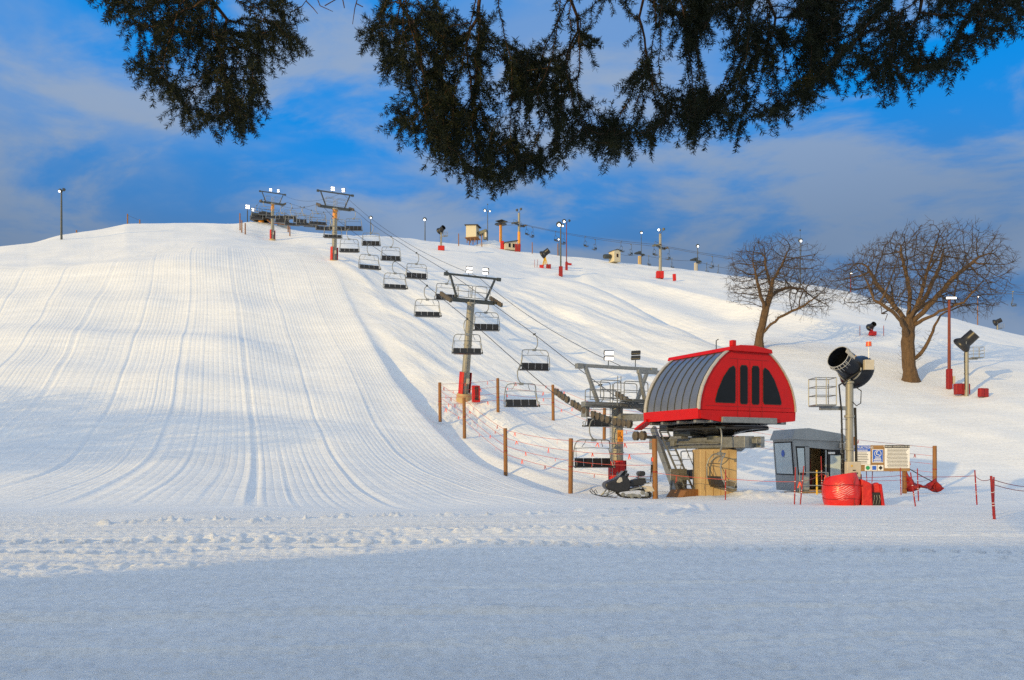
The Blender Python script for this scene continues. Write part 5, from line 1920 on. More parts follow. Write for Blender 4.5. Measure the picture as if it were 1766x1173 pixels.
lamp_post(106, 407, 331, 118, 'solitary dark lamp post on the shoulder of the groomed hill', [(-.12, .15, True, 1.2), (.35, .3, False, 1.0)], .16)
lamp_post(639, 407, 376, 165, 'small lit lamp post behind the ropes of the big chairlift', [(-.3, 0, False, .9), (.1, .1, True, 1.4)], .09)
lamp_post(733, 414, 379, 185, 'lone thin lamp post on the ridge before the far gun', [(-.05, .1, True, 1.8)], .13)
lamp_post(841, 409, 364, 205, 'tall grey lamp post with an aerial beside the stilt cabin', [(-.7, .2, True, 1.6), (.6, 0, True, 1.3)], .13, 'steel', None, 1.7)
lamp_post(967, 470, 390, 140, 'black lamp post with red padded foot, nearer of the tall pair', [(-.3, .3, True, 2.0), (.35, .1, True, 1.2)], .16, 'steel', 'darkpad')
lamp_post(977, 458, 384, 165, 'thin reddish lamp post, farther of the tall pair', [(-.5, .3, True, 1.7), (.5, .35, False, 1.2)], .12, 'rustpole', 'darkpad')
lamp_post(964, 440, 413, 205, 'short lamp low behind the pair of tall lamps', [(-.1, .1, True, 1.4)], .13)
lamp_post(1106, 458, 402, 215, 'thin lamp post rising over the squat ropeway tower', [(0, .15, True, 1.7)], .10)
lamp_post(1203, 452, 425, 205, 'short lamp on top of the square ropeway tower', [(0, .15, True, 1.8)], .12)
lamp_post(1380, 492, 416, 160, 'dark lamp post with an aerial seen through the smaller oak', [(0, .15, True, 1.7)], .11, 'steel', None, 2.2)
lamp_post(1467, 503, 472, 175, 'reddish lamp post between the crowns of the oaks', [(0, .1, True, 1.5)], .10, 'darkpad')
lamp_post(1522, 545, 520, 190, 'faint lamp post low behind the bigger oak', [(0, .1, False, 1.0)], .11)
lamp_post(1552, 545, 502, 195, 'pale slim pole behind the trunk of the bigger oak', [], .10, 'pole')
lamp_post(1686, 563, 512, 180, 'rusty pole with a small lamp beyond the bigger oak', [(.0, .1, True, 1.0)], .12, 'wood')
# the red pole by the big oak
b = hit(1637, 670)
h = (670 - 517) / F * b.y
t = thing('lamp_post', 'tall red brown lamp pole with a flat lit lamp, standing by the bigger oak', 'lamp post', b, (0, 0, 0), 'lamp posts along the runs')
MB().tube([(0, 0, -.5), (0, 0, h * .5), (0, 0, h)], [.15, .13, .11], 12).build('pole', M['rustpole'], t, smooth=True)
ho = MB().box((-.02, -.1, h + .12), (.95, .5, .22)).build('lamp_head', M['black'], t, bevel=.03)
MB().box((-.02, -.37, h + .08), (.88, .04, .16)).build('lit_lens', M['floodlamp'], ho)
MB().box((0, 0, .85), (.42, .42, 1.8)).build('safety_pad', M['darkpad'], t, bevel=.05)
MB().box((.35, -.1, .75), (.2, .2, .7)).build('switch_box', M['box'], t, bevel=.02)

# ------------------------------------------------------------------ second lift along the far ridge
A2, B2 = Vector((1.8, 205, 0)), Vector((33.5, 180, 0))
D2 = (B2 - A2)
D2n = D2.normalized()
N2 = Vector((-D2n.y, D2n.x, 0))
if N2.y > 0:
    N2 = -N2


def l2(t_, off=0.0):
    return A2 + D2 * t_ + N2 * off


Z2 = [(-.16, 63.0), (0, 62.0), (1.0, 49.6), (1.5, 43.2), (3.0, 27.3)]


def z2(t_):
    z = float(np.interp(t_, [a for a, _ in Z2], [b for _, b in Z2]))
    for (a, _), (b, _) in zip(Z2, Z2[1:]):
        if a < t_ < b:
            s = (t_ - a) / (b - a)
            z -= (.6 if b > 2 else .15 if b > 1.2 else .7 if b > .5 else .0) * 4 * s * (1 - s)
    return z


lp = [l2(t_, 1.6) + Vector((0, 0, z2(t_))) for t_ in np.arange(-.16, 3.01, .04)]
lp += [l2(t_, -1.6) + Vector((0, 0, z2(t_) + .1)) for t_ in np.arange(3.0, -.17, -.04)]
tag(MB().tube(lp, .035, 5, closed=True).build('haul_rope', M['rope']), 'endless rope of the second lift running behind the oaks', 'lift rope')
ang2 = math.atan2(D2n.y, D2n.x)


def tower2(t_, label, colour, h_over=0.0, lamps=True, width=4.4):
    p_ = l2(t_)
    g = gz(p_.x, p_.y)
    H = z2(t_) - g - .3
    t = thing('ropeway_tower', label, 'lift tower', (p_.x, p_.y, g), (0, 0, ang2), 'towers of the second lift')
    MB().cyl((0, 0, -.4), (0, 0, H + h_over), .38, .30, 14).build('tower_tube', M['pole'], t, smooth=True)
    if colour:
        MB().cyl((0, 0, H * .35), (0, 0, H * .75), .395, .375, 14).build('orange_band', M[colour], t, smooth=True)
    ca_ = MB().box((0, 0, H), (.4, width, .35)).box((0, width / 2 - .3, H + .1), (1.9, .2, .3)).box((0, -width / 2 + .3, H + .1), (1.9, .2, .3))
    ca_.build('crossarm', M['steel'], t, bevel=.02)
    for s in (-1, 1):
        w = MB()
        for i in range(6):
            w.lathe([(.06, -.07), (.17, -.06), (.17, .06), (.06, .07)], (-1.0 + i * .4, s * 1.6, H + .12), (0, 1, 0), 10)
        w.build('sheave_train', M['wheel'], t)
    MB().tube([(-.5, -1.6, H + .2), (-.5, -1.6, H + 1.1), (-.5, 1.6, H + 1.1), (-.5, 1.6, H + .2)], .04, 6).build('catwalk_rail', M['steel'], t)
    if lamps:
        for dx, lit in lamps:
            hd_ = MB().tube([(0, 0, H + h_over), (dx * .6, -.1, H + h_over + .5), (dx, -.1, H + h_over + .8)], .05, 6).box((dx, -.1, H + h_over + .9), (.5, .35, .5)).build('lamp_head', M['steel'], t)
            if lit:
                MB().ball((dx - .1, -.35, H + h_over + .9), .24, 10).build('lit_lens', M['lamp'], hd_, smooth=True)
    return t


tower2(0, 'orange banded tower of the second lift under a pole with two dark lamps', 'orange', 3.0, [(-.6, False), (.7, False)])
tower2(1.0, 'pale tower of the second lift with a bright lamp and a big red cushion', None, 3.0, [(-.1, True), (.9, False)])
tower2(3.0, 'end tower of the second lift beyond the edge of the view', None, 0, None)
p_ = l2(-.15)
g = gz(p_.x, p_.y)
t = thing('return_station', 'small open return wheel on an orange leg beside the summit hut', 'lift station', (p_.x, p_.y, g), (0, 0, ang2))
H = z2(-.15) - g
MB().cyl((0, 0, -.4), (0, 0, H - .2), .4, .36, 12).build('tower_tube', M['orange'], t, smooth=True)
MB().lathe([(.2, -.1), (1.5, -.06), (1.62, 0), (1.5, .06), (.2, .1)], (0, 0, H), (0, 0, 1), 24).build('bullwheel', M['steel'], t, smooth=True)
MB().box((0, 0, H + .35), (3.6, .4, .3)).box((.3, 0, H + .7), (2.2, 2.6, .12)).build('frame', M['steel'], t)


def double_chair(label):
    t = thing('double_chair', label, 'lift chair', (0, 0, 0), (0, 0, 0), 'two seat chairs on the second lift')
    MB().box((0, 0, 0), (.3, .12, .14)).tube([(0, 0, 0), (0, -.32, -.15), (0, -.32, -1.0), (0, -.05, -1.12), (0, 0, -1.2)], .05, 6).build('hanger', M['steel'], t)
    f = MB()
    for s in (-.5, .5):
        f.tube([(0, 0, -1.2), (.0, s, -1.25), (-.06, s * 1.04, -1.5), (-.22, s * 1.04, -2.1), (-.2, s * 1.04, -2.45), (.5, s * 1.04, -2.45), (.52, s * 1.04, -2.2), (.0, s * 1.04, -2.12)], .038, 6)
    f.build('chair_frame', M['steel'], t)
    MB().box((.18, 0, -2.45), (.55, 1.05, .09)).build('seat', M['black'], t, bevel=.02)
    MB().box((-.2, 0, -2.15), (.07, 1.05, .38)).build('backrest', M['steel'], t, bevel=.02)
    return t


dc = None
spots = [(909, 1, 'first two seat chair below the summit tower, on the near rope'), (918, -1, 'first two seat chair below the summit tower, on the far rope'), (959, 1, 'two seat chair just before the pair of tall lamps'), (972, -1, 'two seat chair seen between the pair of tall lamps'),
         (1010, 1, 'first of two chairs on open sky past the tall lamps'), (1026, -1, 'second of two chairs on open sky past the tall lamps'), (1072, 1, 'two seat chair just above the roof of the tank hut'), (1088, -1, 'two seat chair between the tank hut and the squat tower'),
         (1129, 1, 'two seat chair on the uphill side of the pale tower'), (1153, -1, 'pale two seat chair on the downhill side of the pale tower'), (1204, 1, 'two seat chair in front of the square ropeway tower'), (1228, -1, 'white framed two seat chair before the smaller oak'),
         (1747, 1, 'nearest two seat chair, hanging by itself beyond the bigger oak')]
for px, s, lb in spots:
    k = (px - HX) / F
    o = N2 * (1.6 * s)
    t_ = (k * (A2.y + o.y) - A2.x - o.x) / (D2.x - k * D2.y)
    loc = l2(t_, 1.6 * s) + Vector((0, 0, z2(t_) - .02))
    rz = ang2 + (0 if s > 0 else math.pi)
    if dc is None:
        dc = double_chair(lb)
        dc.location, dc.rotation_euler = loc, (0, 0, rz)
    else:
        copy_thing(dc, loc, (0, 0, rz), lb)

# third ropeway, sunk behind the crest
q0, q1, q2, q3 = P(1064, 437, 225), P(1103, 438.5, 215), P(1200, 450, 203), P(1290, 466, 195)
pts = []
for a, b in ((q0, q1), (q1, q2), (q2, q3)):
    for i in range(8):
        s = i / 8
        v = a.lerp(b, s)
        v.z -= .5 * 4 * s * (1 - s)
        pts.append(v)
pts.append(q3)
tag(MB().tube(pts, .035, 5).build('haul_rope', M['rope']), 'lowest rope on the skyline, running from the tank hut past two squat towers', 'lift rope')
for q, lb, w in ((q1, 'squat ropeway tower with a yellow foot under a thin lamp', .55), (q2, 'square ropeway tower topped by a lamp, standing clear of the crest', .45)):
    g = min(gz(q.x, q.y), q.z - 2.5)
    t = thing('ropeway_tower', lb, 'lift tower', (q.x, q.y, g), (0, 0, .4), 'towers of the third lift')
    h = q.z - g
    MB().box((0, 0, h / 2 - .5), (.7, .6, h)).build('tower_tube', M['box'] if w < .5 else M['interior'], t, bevel=.03)
    MB().box((0, 0, h + .05), (2.6, .5, .3)).box((-1.1, 0, h + .2), (.4, 1.4, .35)).box((1.1, 0, h - .2), (.4, 1.4, .35)).box((0, 0, h + .5), (.8, .8, .5)).build('crossarm', M['steel'], t, bevel=.03)
for a, b, lb in ((1119, 452, 'tiny dark chair low behind the crest by the squat tower'), (1159, 456, 'tiny chair low behind the crest beside the pale tower'), (1219, 466, 'tiny dark chair behind the crest before the smaller oak'), (1239, 470, 'tiniest chair on the skyline beside the smaller oak')):
    c = P(a, b, 205)
    c.z = EYE - (float(np.interp(a, [1064, 1103, 1200, 1290], [437, 439, 450.5, 466])) - HY) / F * 205
    copy_thing(dc, c, (0, 0, ang2 + .3), lb, 'chairs on the third lift')

# ------------------------------------------------------------------ huts on the ridge
b = P(815, 416, 196)
g = gz(b.x, b.y)
t = thing('stilt_cabin', 'cream cabin on short stilts above the snow mound, with a dark machine at its side', 'cabin', (b.x, b.y, b.z), (0, 0, -.25))
MB().box((0, 0, 2.1), (2.6, 2.6, 2.9)).build('wall', M['cream'], t, bevel=.02)
MB().box((.1, 0, 3.62), (3.4, 3.2, .22), Matrix.Rotation(.06, 3, 'Y')).build('roof', M['shingle'], t, bevel=.02)
st_ = MB()
for x in (-1.1, -.2, .9):
    for y in (-1, 1):
        st_.box((x, y, .05), (.18, .18, 1.3))
st_.box((0, 0, .6), (3.2, 2.8, .14))
st_.build('stilts', M['wood'], t)
mcn = MB().box((2.6, .3, 2.0), (2.2, 1.4, .8), Matrix.Rotation(-.3, 3, 'Y')).box((3.2, .2, 1.0), (.9, .9, 1.6)).box((1.6, 0, 1.9), (.8, 1, .5)).build('machinery', M['steel'], t, bevel=.06)
MB().box((3.5, -.4, 1.2), (.5, .5, 1.2)).build('yellow_cover', M['box'], t, bevel=.05)

b = P(879, 424, 193)
t = thing('summit_hut', 'small cream summit hut with a dark sloping roof and two narrow windows', 'hut', (b.x, b.y, gz(b.x, b.y) - .1), (0, 0, .35))
MB().prism([(-1.5, -1, 0), (1.5, -1, 0), (1.5, -1, 2.2), (-1.5, -1, 1.5)], (0, 2.2, 0)).build('wall', M['cream'], t)
MB().prism([(-1.8, -1.3, 1.45), (1.75, -1.3, 2.27), (1.75, -1.3, 2.42), (-1.8, -1.3, 1.60)], (0, 2.8, 0)).build('roof', M['shingle'], t)
for x in (-.4, .65):
    fr = MB().box((x, -1.02, 1.0), (.62, .06, 1.0)).build('window', M['trim'], t)
    MB().box((x, -1.06, 1.0), (.5, .04, .88)).build('pane', M['glass'], fr)
MB().box((1.53, .1, .9), (.05, .8, 1.7)).build('door', M['wood'], t)

b = P(1060, 452, 188)
t = thing('tank_hut', 'narrow cream hut with dark windows and a dark tank at its side', 'hut', (b.x, b.y, b.z - .1), (0, 0, .5))
MB().prism([(-.9, -1.1, 0), (.9, -1.1, 0), (.9, -1.1, 2.5), (0, -1.1, 2.8), (-.9, -1.1, 2.5)], (0, 2.2, 0)).build('wall', M['cream'], t)
MB().prism([(-1.05, -1.25, 2.45), (0, -1.25, 2.82), (1.05, -1.25, 2.45), (1.05, -1.25, 2.55), (0, -1.25, 2.95), (-1.05, -1.25, 2.55)], (0, 2.5, 0)).build('roof', M['shingle'], t)
for x, y, w, d in ((0, -1.12, .5, .05),):
    fr = MB().box((x, y, 1.4), (w, d, .8)).build('window', M['wood'], t)
    MB().box((x, y - .03, 1.4), (w - .12, d, .68)).build('pane', M['glass'], fr)
fr = MB().box((.92, 0, 1.3), (.05, 1.3, 1.4)).build('window', M['shingle'], t)
MB().box((.96, 0, 1.3), (.03, 1.15, 1.25)).build('pane', M['glass'], fr)
MB().lathe([(.1, -.9), (.5, -.8), (.55, -.5), (.55, .9), (.45, 1.1), (.1, 1.2)], (-2.1, .2, 1.2), (1, 0, .12), 16).build('tank', M['steel'], t, smooth=True)

# ------------------------------------------------------------------ hilltop station of the big lift
t = thing('hilltop_station', 'dark open return station on an orange leg at the top of the big chairlift', 'lift station', (TOP.x, TOP.y, gz(TOP.x, TOP.y)), (0, 0, ROT))
zc_ = 46.1 - gz(TOP.x, TOP.y)
MB().cyl((0, 0, -1), (0, 0, zc_ - .2), .55, .5, 16).build('tower_tube', M['orange'], t, smooth=True)
MB().lathe([(.3, -.18), (1.85, -.08), (2.02, 0), (1.85, .08), (.3, .1)], (0, 0, zc_), (0, 0, 1), 32).build('bullwheel', M['black'], t, smooth=True)
MB().box((0, -1, zc_ + .4), (.8, 5, .5)).box((0, .5, zc_ + .75), (3.6, 2.6, .2)).box((0, -3, zc_ + .1), (4.4, .3, .3)).build('frame', M['steel'], t, bevel=.03)
rl = MB()
for a, b in ((-1.8, -.1), (.1, 1.8)):
    rail_panel(rl, (a, -.8, zc_ + .8), (b, -.8, zc_ + .8), 1.0, .035)
rl.build('catwalk_rail', M['steel'], t)
floodlight(t, (-2.4, .3, zc_ + 1.4), .4, (0, -1, -.2), 1.3)
floodlight(t, (-1.5, .3, zc_ + 1.2), .3, (.3, -1, -.2), 1.0)
MB().tube([(-2.4, .3, -.5), (-2.4, .3, zc_ + 1.5)], .09, 8).build('lamp_pole', M['steel'], t)
MB().beam((1.4, -2.6, .1), (.7, -.4, 1.6), .25, .25).beam((1.4, -2.6, .15), (4.2, -2.6, .15), .2, .15).build('ramp_rail', M['wood'], t)
b = P(489, 392, 150)
t = thing('hilltop_hut', 'small dark grey hut with broad windows beside the hilltop station', 'hut', (b.x, b.y, b.z - .5), (0, 0, .2))
MB().box((0, 0, .8), (2.1, 1.8, 1.7)).build('wall', M['cabin'], t, bevel=.03)
MB().box((0, 0, 2.32), (2.3, 2.0, .16)).build('roof', M['shingle'], t, bevel=.02)
fr = MB().box((0, 0, 1.95), (2.0, 1.7, .62)).build('window', M['steel'], t)
MB().box((-.5, -.86, 1.95), (.8, .03, .5)).box((.5, -.86, 1.95), (.8, .03, .5)).build('pane', M['glass'], fr)
MB().box((.95, -.9, 1.2), (.08, .08, 2.2)).box((-.95, -.9, 1.2), (.08, .08, 2.2)).build('corner_post', M['steel'], t)
# ------------------------------------------------------------------ trees
def colonize(att, nodes, parents, step, infl, kill, iters, bias=(0, 0, 0), jitter=.15, seed=1):
    """Space colonisation: grow a branching skeleton towards the attraction points."""
    r = np.random.RandomState(seed)
    att = np.asarray(att, float)
    N = [np.asarray(p, float) for p in nodes]
    Pn = list(parents)
    A = np.array(N)
    bias = np.asarray(bias, float)
    d = np.full(len(att), 1e9)
    near = np.zeros(len(att), int)
    for i in range(len(A)):
        q = np.linalg.norm(att - A[i], axis=1)
        k = q < d
        d[k], near[k] = q[k], i
    alive = np.ones(len(att), bool)
    stale = np.zeros(len(att), int)
    for _ in range(iters):
        act = alive & (d < infl)
        if not act.any():
            act = alive & (d < d[alive].min() * 1.05) if alive.any() else act
            if not act.any():
                break
        idx = near[act]
        vec = att[act] - np.array([N[i] for i in idx])
        vec /= np.linalg.norm(vec, axis=1)[:, None] + 1e-9
        uq, inv = np.unique(idx, return_inverse=True)
        S = np.zeros((len(uq), 3))
        np.add.at(S, inv, vec)
        S /= np.linalg.norm(S, axis=1)[:, None] + 1e-9
        S += bias + r.normal(0, jitter, S.shape)
        S /= np.linalg.norm(S, axis=1)[:, None] + 1e-9
        base = len(N)
        new = np.array([N[i] for i in uq]) + S * step
        for i, p in zip(uq, new):
            N.append(p)
            Pn.append(int(i))
        ai = np.nonzero(alive)[0]
        D = np.linalg.norm(att[ai][:, None, :] - new[None], axis=2) if len(ai) * len(new) < 4e7 else None
        if D is None:
            break
        m = D.argmin(1)
        md = D[np.arange(len(ai)), m]
        k = md < d[ai]
        d[ai[k]] = md[k]
        near[ai[k]] = base + m[k]
        ak = np.nonzero(act)[0]
        better = np.zeros(len(att), bool)
        better[ai[k]] = True
        stale[ak] = np.where(better[ak], 0, stale[ak] + 1)
        alive &= ~(d < kill) & (stale < 5)
        if not alive.any():
            break
    return np.array(N), Pn


def skeleton_radii(n, par, tip, ex=2.3):
    acc = np.zeros(n)
    kids = np.zeros(n, int)
    for i in range(n - 1, -1, -1):
        if kids[i] == 0:
            acc[i] = tip ** ex
        if par[i] >= 0:
            acc[par[i]] += acc[i]
            kids[par[i]] += 1
    return acc ** (1 / ex), kids


def chains(n, par, rad):
    kids = [[] for _ in range(n)]
    for i in range(n):
        if par[i] >= 0:
            kids[par[i]].append(i)
    out = []
    stack = [(i, None) for i in range(n) if par[i] < 0]
    while stack:
        i, p = stack.pop()
        ch = [p, i] if p is not None else [i]
        while kids[i]:
            ks = sorted(kids[i], key=lambda k: -rad[k])
            for k in ks[1:]:
                stack.append((k, i))
            i = ks[0]
            ch.append(i)
        out.append(ch)
    return out


def in_poly(x, y, poly):
    c = np.zeros(len(x), bool)
    n = len(poly)
    for i in range(n):
        x1, y1 = poly[i]
        x2, y2 = poly[(i + 1) % n]
        k = ((y1 > y) != (y2 > y)) & (x < (x2 - x1) * (y - y1) / (y2 - y1 + 1e-12) + x1)
        c ^= k
    return c


def oak(name, label, base, Y, trunk, poly, half_depth, n_att, r_base, limbs, seed, suckers, keep):
    """trunk / limbs: surveyed lines (photo column, row, depth offset); poly: outline of the crown."""
    r = np.random.RandomState(seed)
    hwid = max(p[0] for p in poly) - min(p[0] for p in poly)
    x_m = sum(p[0] for p in poly) / len(poly)
    poly = [(x_m + (x - x_m) * .955 - (10 if hwid > 250 else 4), y + (545 - y) * .10) for x, y in poly]
    xs, ys = [p[0] for p in poly], [p[1] for p in poly]
    cx, cy = (min(xs) + max(xs)) / 2, (min(ys) + max(ys)) / 2
    hw, hh = (max(xs) - min(xs)) / 2, (max(ys) - min(ys)) / 2
    a = r.uniform(min(xs), max(xs), n_att * 4)
    b = r.uniform(min(ys), max(ys), n_att * 4)
    k = in_poly(a, b, poly)
    a, b = a[k][:n_att], b[k][:n_att]
    e = np.clip(1 - ((a - cx) / hw) ** 2 * .9 - ((b - cy) / hh) ** 2 * .5, .03, 1)
    dy = r.uniform(-1, 1, len(a)) * half_depth * np.sqrt(e)
    att = np.stack([(a - HX) / F * Y, Y + dy, EYE - (b - HY) / F * Y], 1)
    nodes, par = [], []

    def line(pts, parent):
        q = [np.array([(p[0] - HX) / F * Y, Y + (p[2] if len(p) > 2 else 0), EYE - (p[1] - HY) / F * Y]) for p in pts]
        last = parent
        for u, v in zip(q, q[1:]):
            m = max(1, int(np.linalg.norm(v - u) / .45))
            for i in range(m):
                if last is None:
                    nodes.append(u)
                    par.append(-1)
                    last = 0
                p = u + (v - u) * (i + 1) / m + r.normal(0, .035, 3)
                nodes.append(p)
                par.append(last)
                last = len(nodes) - 1
        return last
    line(trunk, None)
    forced = []
    for k_, lb in enumerate(limbs):
        p0 = np.array([(lb[0][0] - HX) / F * Y, Y, EYE - (lb[0][1] - HY) / F * Y])
        i = int(np.argmin([np.linalg.norm(n - p0) for n in nodes]))
        n_before = len(nodes)
        line(lb, i)
        if k_ in keep:
            forced.append((n_before, len(nodes), *keep[k_]))
    N, Pn = colonize(att, nodes, par, .34, 3.8, .44, 260, (0, 0, .11), .055, seed)
    # twigs at the ends
    n0 = len(N)
    _, kids = skeleton_radii(n0, Pn, .01)
    N = list(N)
    for i in range(len(nodes), n0):
        if kids[i] == 0 or r.rand() < .7:
            d0 = N[i] - N[Pn[i]]
            d0 /= np.linalg.norm(d0) + 1e-9
            for _ in range(3 if kids[i] == 0 else 1):
                q, last = N[i], i
                d = d0 + r.normal(0, .32, 3)
                d /= np.linalg.norm(d)
                for _s in range(r.randint(2, 4)):
                    d = d + r.normal(0, .11, 3) + np.array([0, 0, .06])
                    d /= np.linalg.norm(d)
                    q = q + d * .26
                    N.append(q)
                    Pn.append(last)
                    last = len(N) - 1
    N = np.array(N)
    rad, kids = skeleton_radii(len(N), Pn, .0085, 2.2)
    s = r_base / rad[0]
    rad = np.where(rad > .05, .05 + (rad - .05) * (r_base - .05) / (rad[0] - .05), rad) if rad[0] > .05 else rad * s
    for i0, i1, ra, rb in forced:
        for i in range(i0, i1):
            rad[i] = max(rad[i] * .9, .78 * ra + (.6 * rb - .78 * ra) * (i - i0) / max(1, i1 - i0))
    g = base
    # root flare
    for i in range(len(nodes)):
        h = N[i][2] - g.z
        if h < 1.2 and abs(N[i][0] - N[0][0]) < 1:
            rad[i] *= 1 + .35 * (1.2 - h) ** 2
    t = thing(name, label, 'tree', g, (0, 0, 0), 'bare oaks on the slope')
    o = np.array(g)
    tr, cr = MB(), MB()
    for ch in chains(len(N), Pn, rad):
        for big in (True, False):
            run = []
            for q, i in enumerate(ch):
                ok = (rad[i] >= .07) == big
                if ok:
                    if not run and q > 0:
                        run.append(ch[q - 1])
                    run.append(i)
                elif run:
                    break
            if len(run) >= 2:
                R = [float(rad[i]) for i in run]
                if run[0] != ch[0] or ch[0] == 0:
                    pass
                else:
                    R[0] = min(R[0], R[1] * 1.15)
                (tr if big else cr).tube([N[i] - o for i in run], R, 9 if big else 4, cap=big)
    # epicormic shoots on the stem
    for f0, f1, cnt in suckers:
        for _ in range(cnt):
            i = r.randint(0, len(nodes))
            h = N[i][2] - g.z
            if not f0 < h < f1:
                continue
            a_ = r.uniform(0, 6.28)
            d = np.array([math.cos(a_), math.sin(a_), r.uniform(.0, .7)])
            p = N[i] - o + d * rad[i] * .9
            l = r.uniform(.25, .7)
            cr.tube([p, p + d * l * .6, p + d * l + np.array([0, 0, .12])], [.014, .011, .008], 4, cap=False)
    tr.build('trunk', M['bark'], t, smooth=True)
    cr.build('crown', M['twig'], t)
    return t


bo = hit(1570, 656)
oak('oak_tree', 'bigger bare oak with a broad spreading crown and a thick straight trunk', bo - Vector((0, 0, .15)), bo.y,
    [(1570, 660), (1569, 640), (1566, 615), (1565, 590), (1566, 570), (1567, 552)],
    [(1434, 478), (1446, 452), (1462, 430), (1492, 434), (1500, 410), (1530, 394), (1560, 388), (1590, 393), (1622, 385), (1650, 390), (1658, 404), (1690, 398), (1716, 408), (1738, 436), (1744, 455),
     (1722, 470), (1742, 500), (1738, 520), (1708, 545), (1680, 535), (1640, 520), (1600, 520), (1560, 505), (1530, 520), (1500, 515), (1460, 500)],
    7.0, 4600, .60,
    [[(1566, 588), (1552, 570, -1), (1536, 552, -1.5), (1515, 540, -2), (1490, 525, -2)],
     [(1566, 575), (1562, 545, .5), (1550, 520, 1), (1545, 490, 1)],
     [(1567, 555), (1575, 530, -.5), (1582, 500, -1), (1590, 470, -1)],
     [(1567, 560), (1590, 535, 1.5), (1620, 515, 2.5), (1640, 506, 3)],
     [(1568, 565), (1600, 545, -2), (1630, 532, -3)],
     [(1567, 560), (1548, 528, .5), (1524, 490, 1), (1508, 455, 1.4)],
     [(1566, 565), (1598, 528, -.5), (1636, 482, -1), (1672, 450, -1.5)],
     [(1567, 550), (1573, 505, .4), (1566, 455, .8), (1562, 420, 1)],
     [(1568, 552), (1606, 508, 1), (1636, 456, 1.6), (1648, 420, 2)],
     [(1572, 622), (1586, 610, -.4), (1596, 590, -.6), (1604, 565, -.8), (1612, 547, -1), (1630, 538, -1.2)],
     [(1520, 542), (1512, 548, -2), (1508, 560, -2.2)]],
    11, [(.3, 5.0, 420)], {0: (.26, .07), 1: (.22, .06), 2: (.22, .06), 3: (.24, .06), 4: (.25, .07), 5: (.20, .03), 6: (.22, .03), 7: (.20, .03), 8: (.20, .03), 9: (.24, .09), 10: (.08, .03)})
bs = hit(1309, 599)
oak('oak_tree', 'smaller bare oak leaning over the red station roof, with a long low side limb', bs - Vector((0, 0, .15)), bs.y,
    [(1308, 604), (1310, 585), (1314, 562), (1319, 540), (1325, 520), (1330, 500), (1333, 480)],
    [(1256, 462), (1262, 430), (1282, 412), (1305, 405), (1325, 400), (1350, 404), (1372, 416), (1398, 428), (1408, 450), (1404, 470), (1436, 490), (1448, 515), (1440, 538), (1412, 545), (1390, 535), (1372, 500), (1350, 512), (1330, 505), (1310, 520), (1296, 512), (1262, 508), (1258, 485)],
    5.5, 3000, .43,
    [[(1320, 538), (1312, 520, -.6), (1303, 498, -1), (1296, 470, -1.2)],
     [(1331, 500), (1326, 470, .6), (1322, 440, .8)],
     [(1333, 485), (1345, 460, -.6), (1352, 440, -1)],
     [(1328, 512), (1346, 498, 1), (1370, 490, 1.6), (1396, 492, 2)],
     [(1313, 578), (1326, 562, -.6), (1338, 551, -1), (1358, 541, -1.4), (1378, 532, -1.6)]],
    23, [(.3, 6.0, 300)], {0: (.18, .04), 1: (.19, .04), 2: (.18, .04), 3: (.19, .05), 4: (.20, .06)})

# ---- the spruce over the lens: boughs hang into the view, the stem stands behind
def needles_mesh(segs, per_m, ln, wd, seed):
    """Needles round every twig segment, as small slender faces."""
    r = np.random.RandomState(seed)
    P0 = np.array([s[0] for s in segs])
    P1 = np.array([s[1] for s in segs])
    L = np.linalg.norm(P1 - P0, axis=1)
    cnt = np.maximum(1, (L * per_m).astype(int))
    i = np.repeat(np.arange(len(segs)), cnt)
    t = r.rand(len(i))
    p = P0[i] + (P1[i] - P0[i]) * t[:, None]
    d = (P1[i] - P0[i]) / (L[i][:, None] + 1e-9)
    q = r.normal(0, 1, (len(i), 3))
    q -= d * (q * d).sum(1)[:, None]
    q /= np.linalg.norm(q, axis=1)[:, None] + 1e-9
    dirn = q * .86 + d * r.uniform(.25, .75, (len(i), 1))
    dirn /= np.linalg.norm(dirn, axis=1)[:, None]
    w = np.cross(dirn, r.normal(0, 1, (len(i), 3)))
    w /= np.linalg.norm(w, axis=1)[:, None] + 1e-9
    l = ln * r.uniform(.7, 1.15, (len(i), 1))
    V = np.stack([p - w * wd * .5, p + w * wd * .5, p + dirn * l * .7 + w * wd * .4, p + dirn * l, p + dirn * l * .7 - w * wd * .4], 1).reshape(-1, 3)
    n = len(i)
    me = bpy.data.meshes.new('needles')
    me.vertices.add(n * 5)
    me.vertices.foreach_set('co', V.astype(np.float32).ravel())
    me.loops.add(n * 5)
    me.loops.foreach_set('vertex_index', np.arange(n * 5, dtype=np.int32))
    me.polygons.add(n)
    me.polygons.foreach_set('loop_start', (np.arange(n) * 5).astype(np.int32))
    me.polygons.foreach_set('loop_total', np.full(n, 5, np.int32))
    me.update(calc_edges=True)
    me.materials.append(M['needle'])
    return me


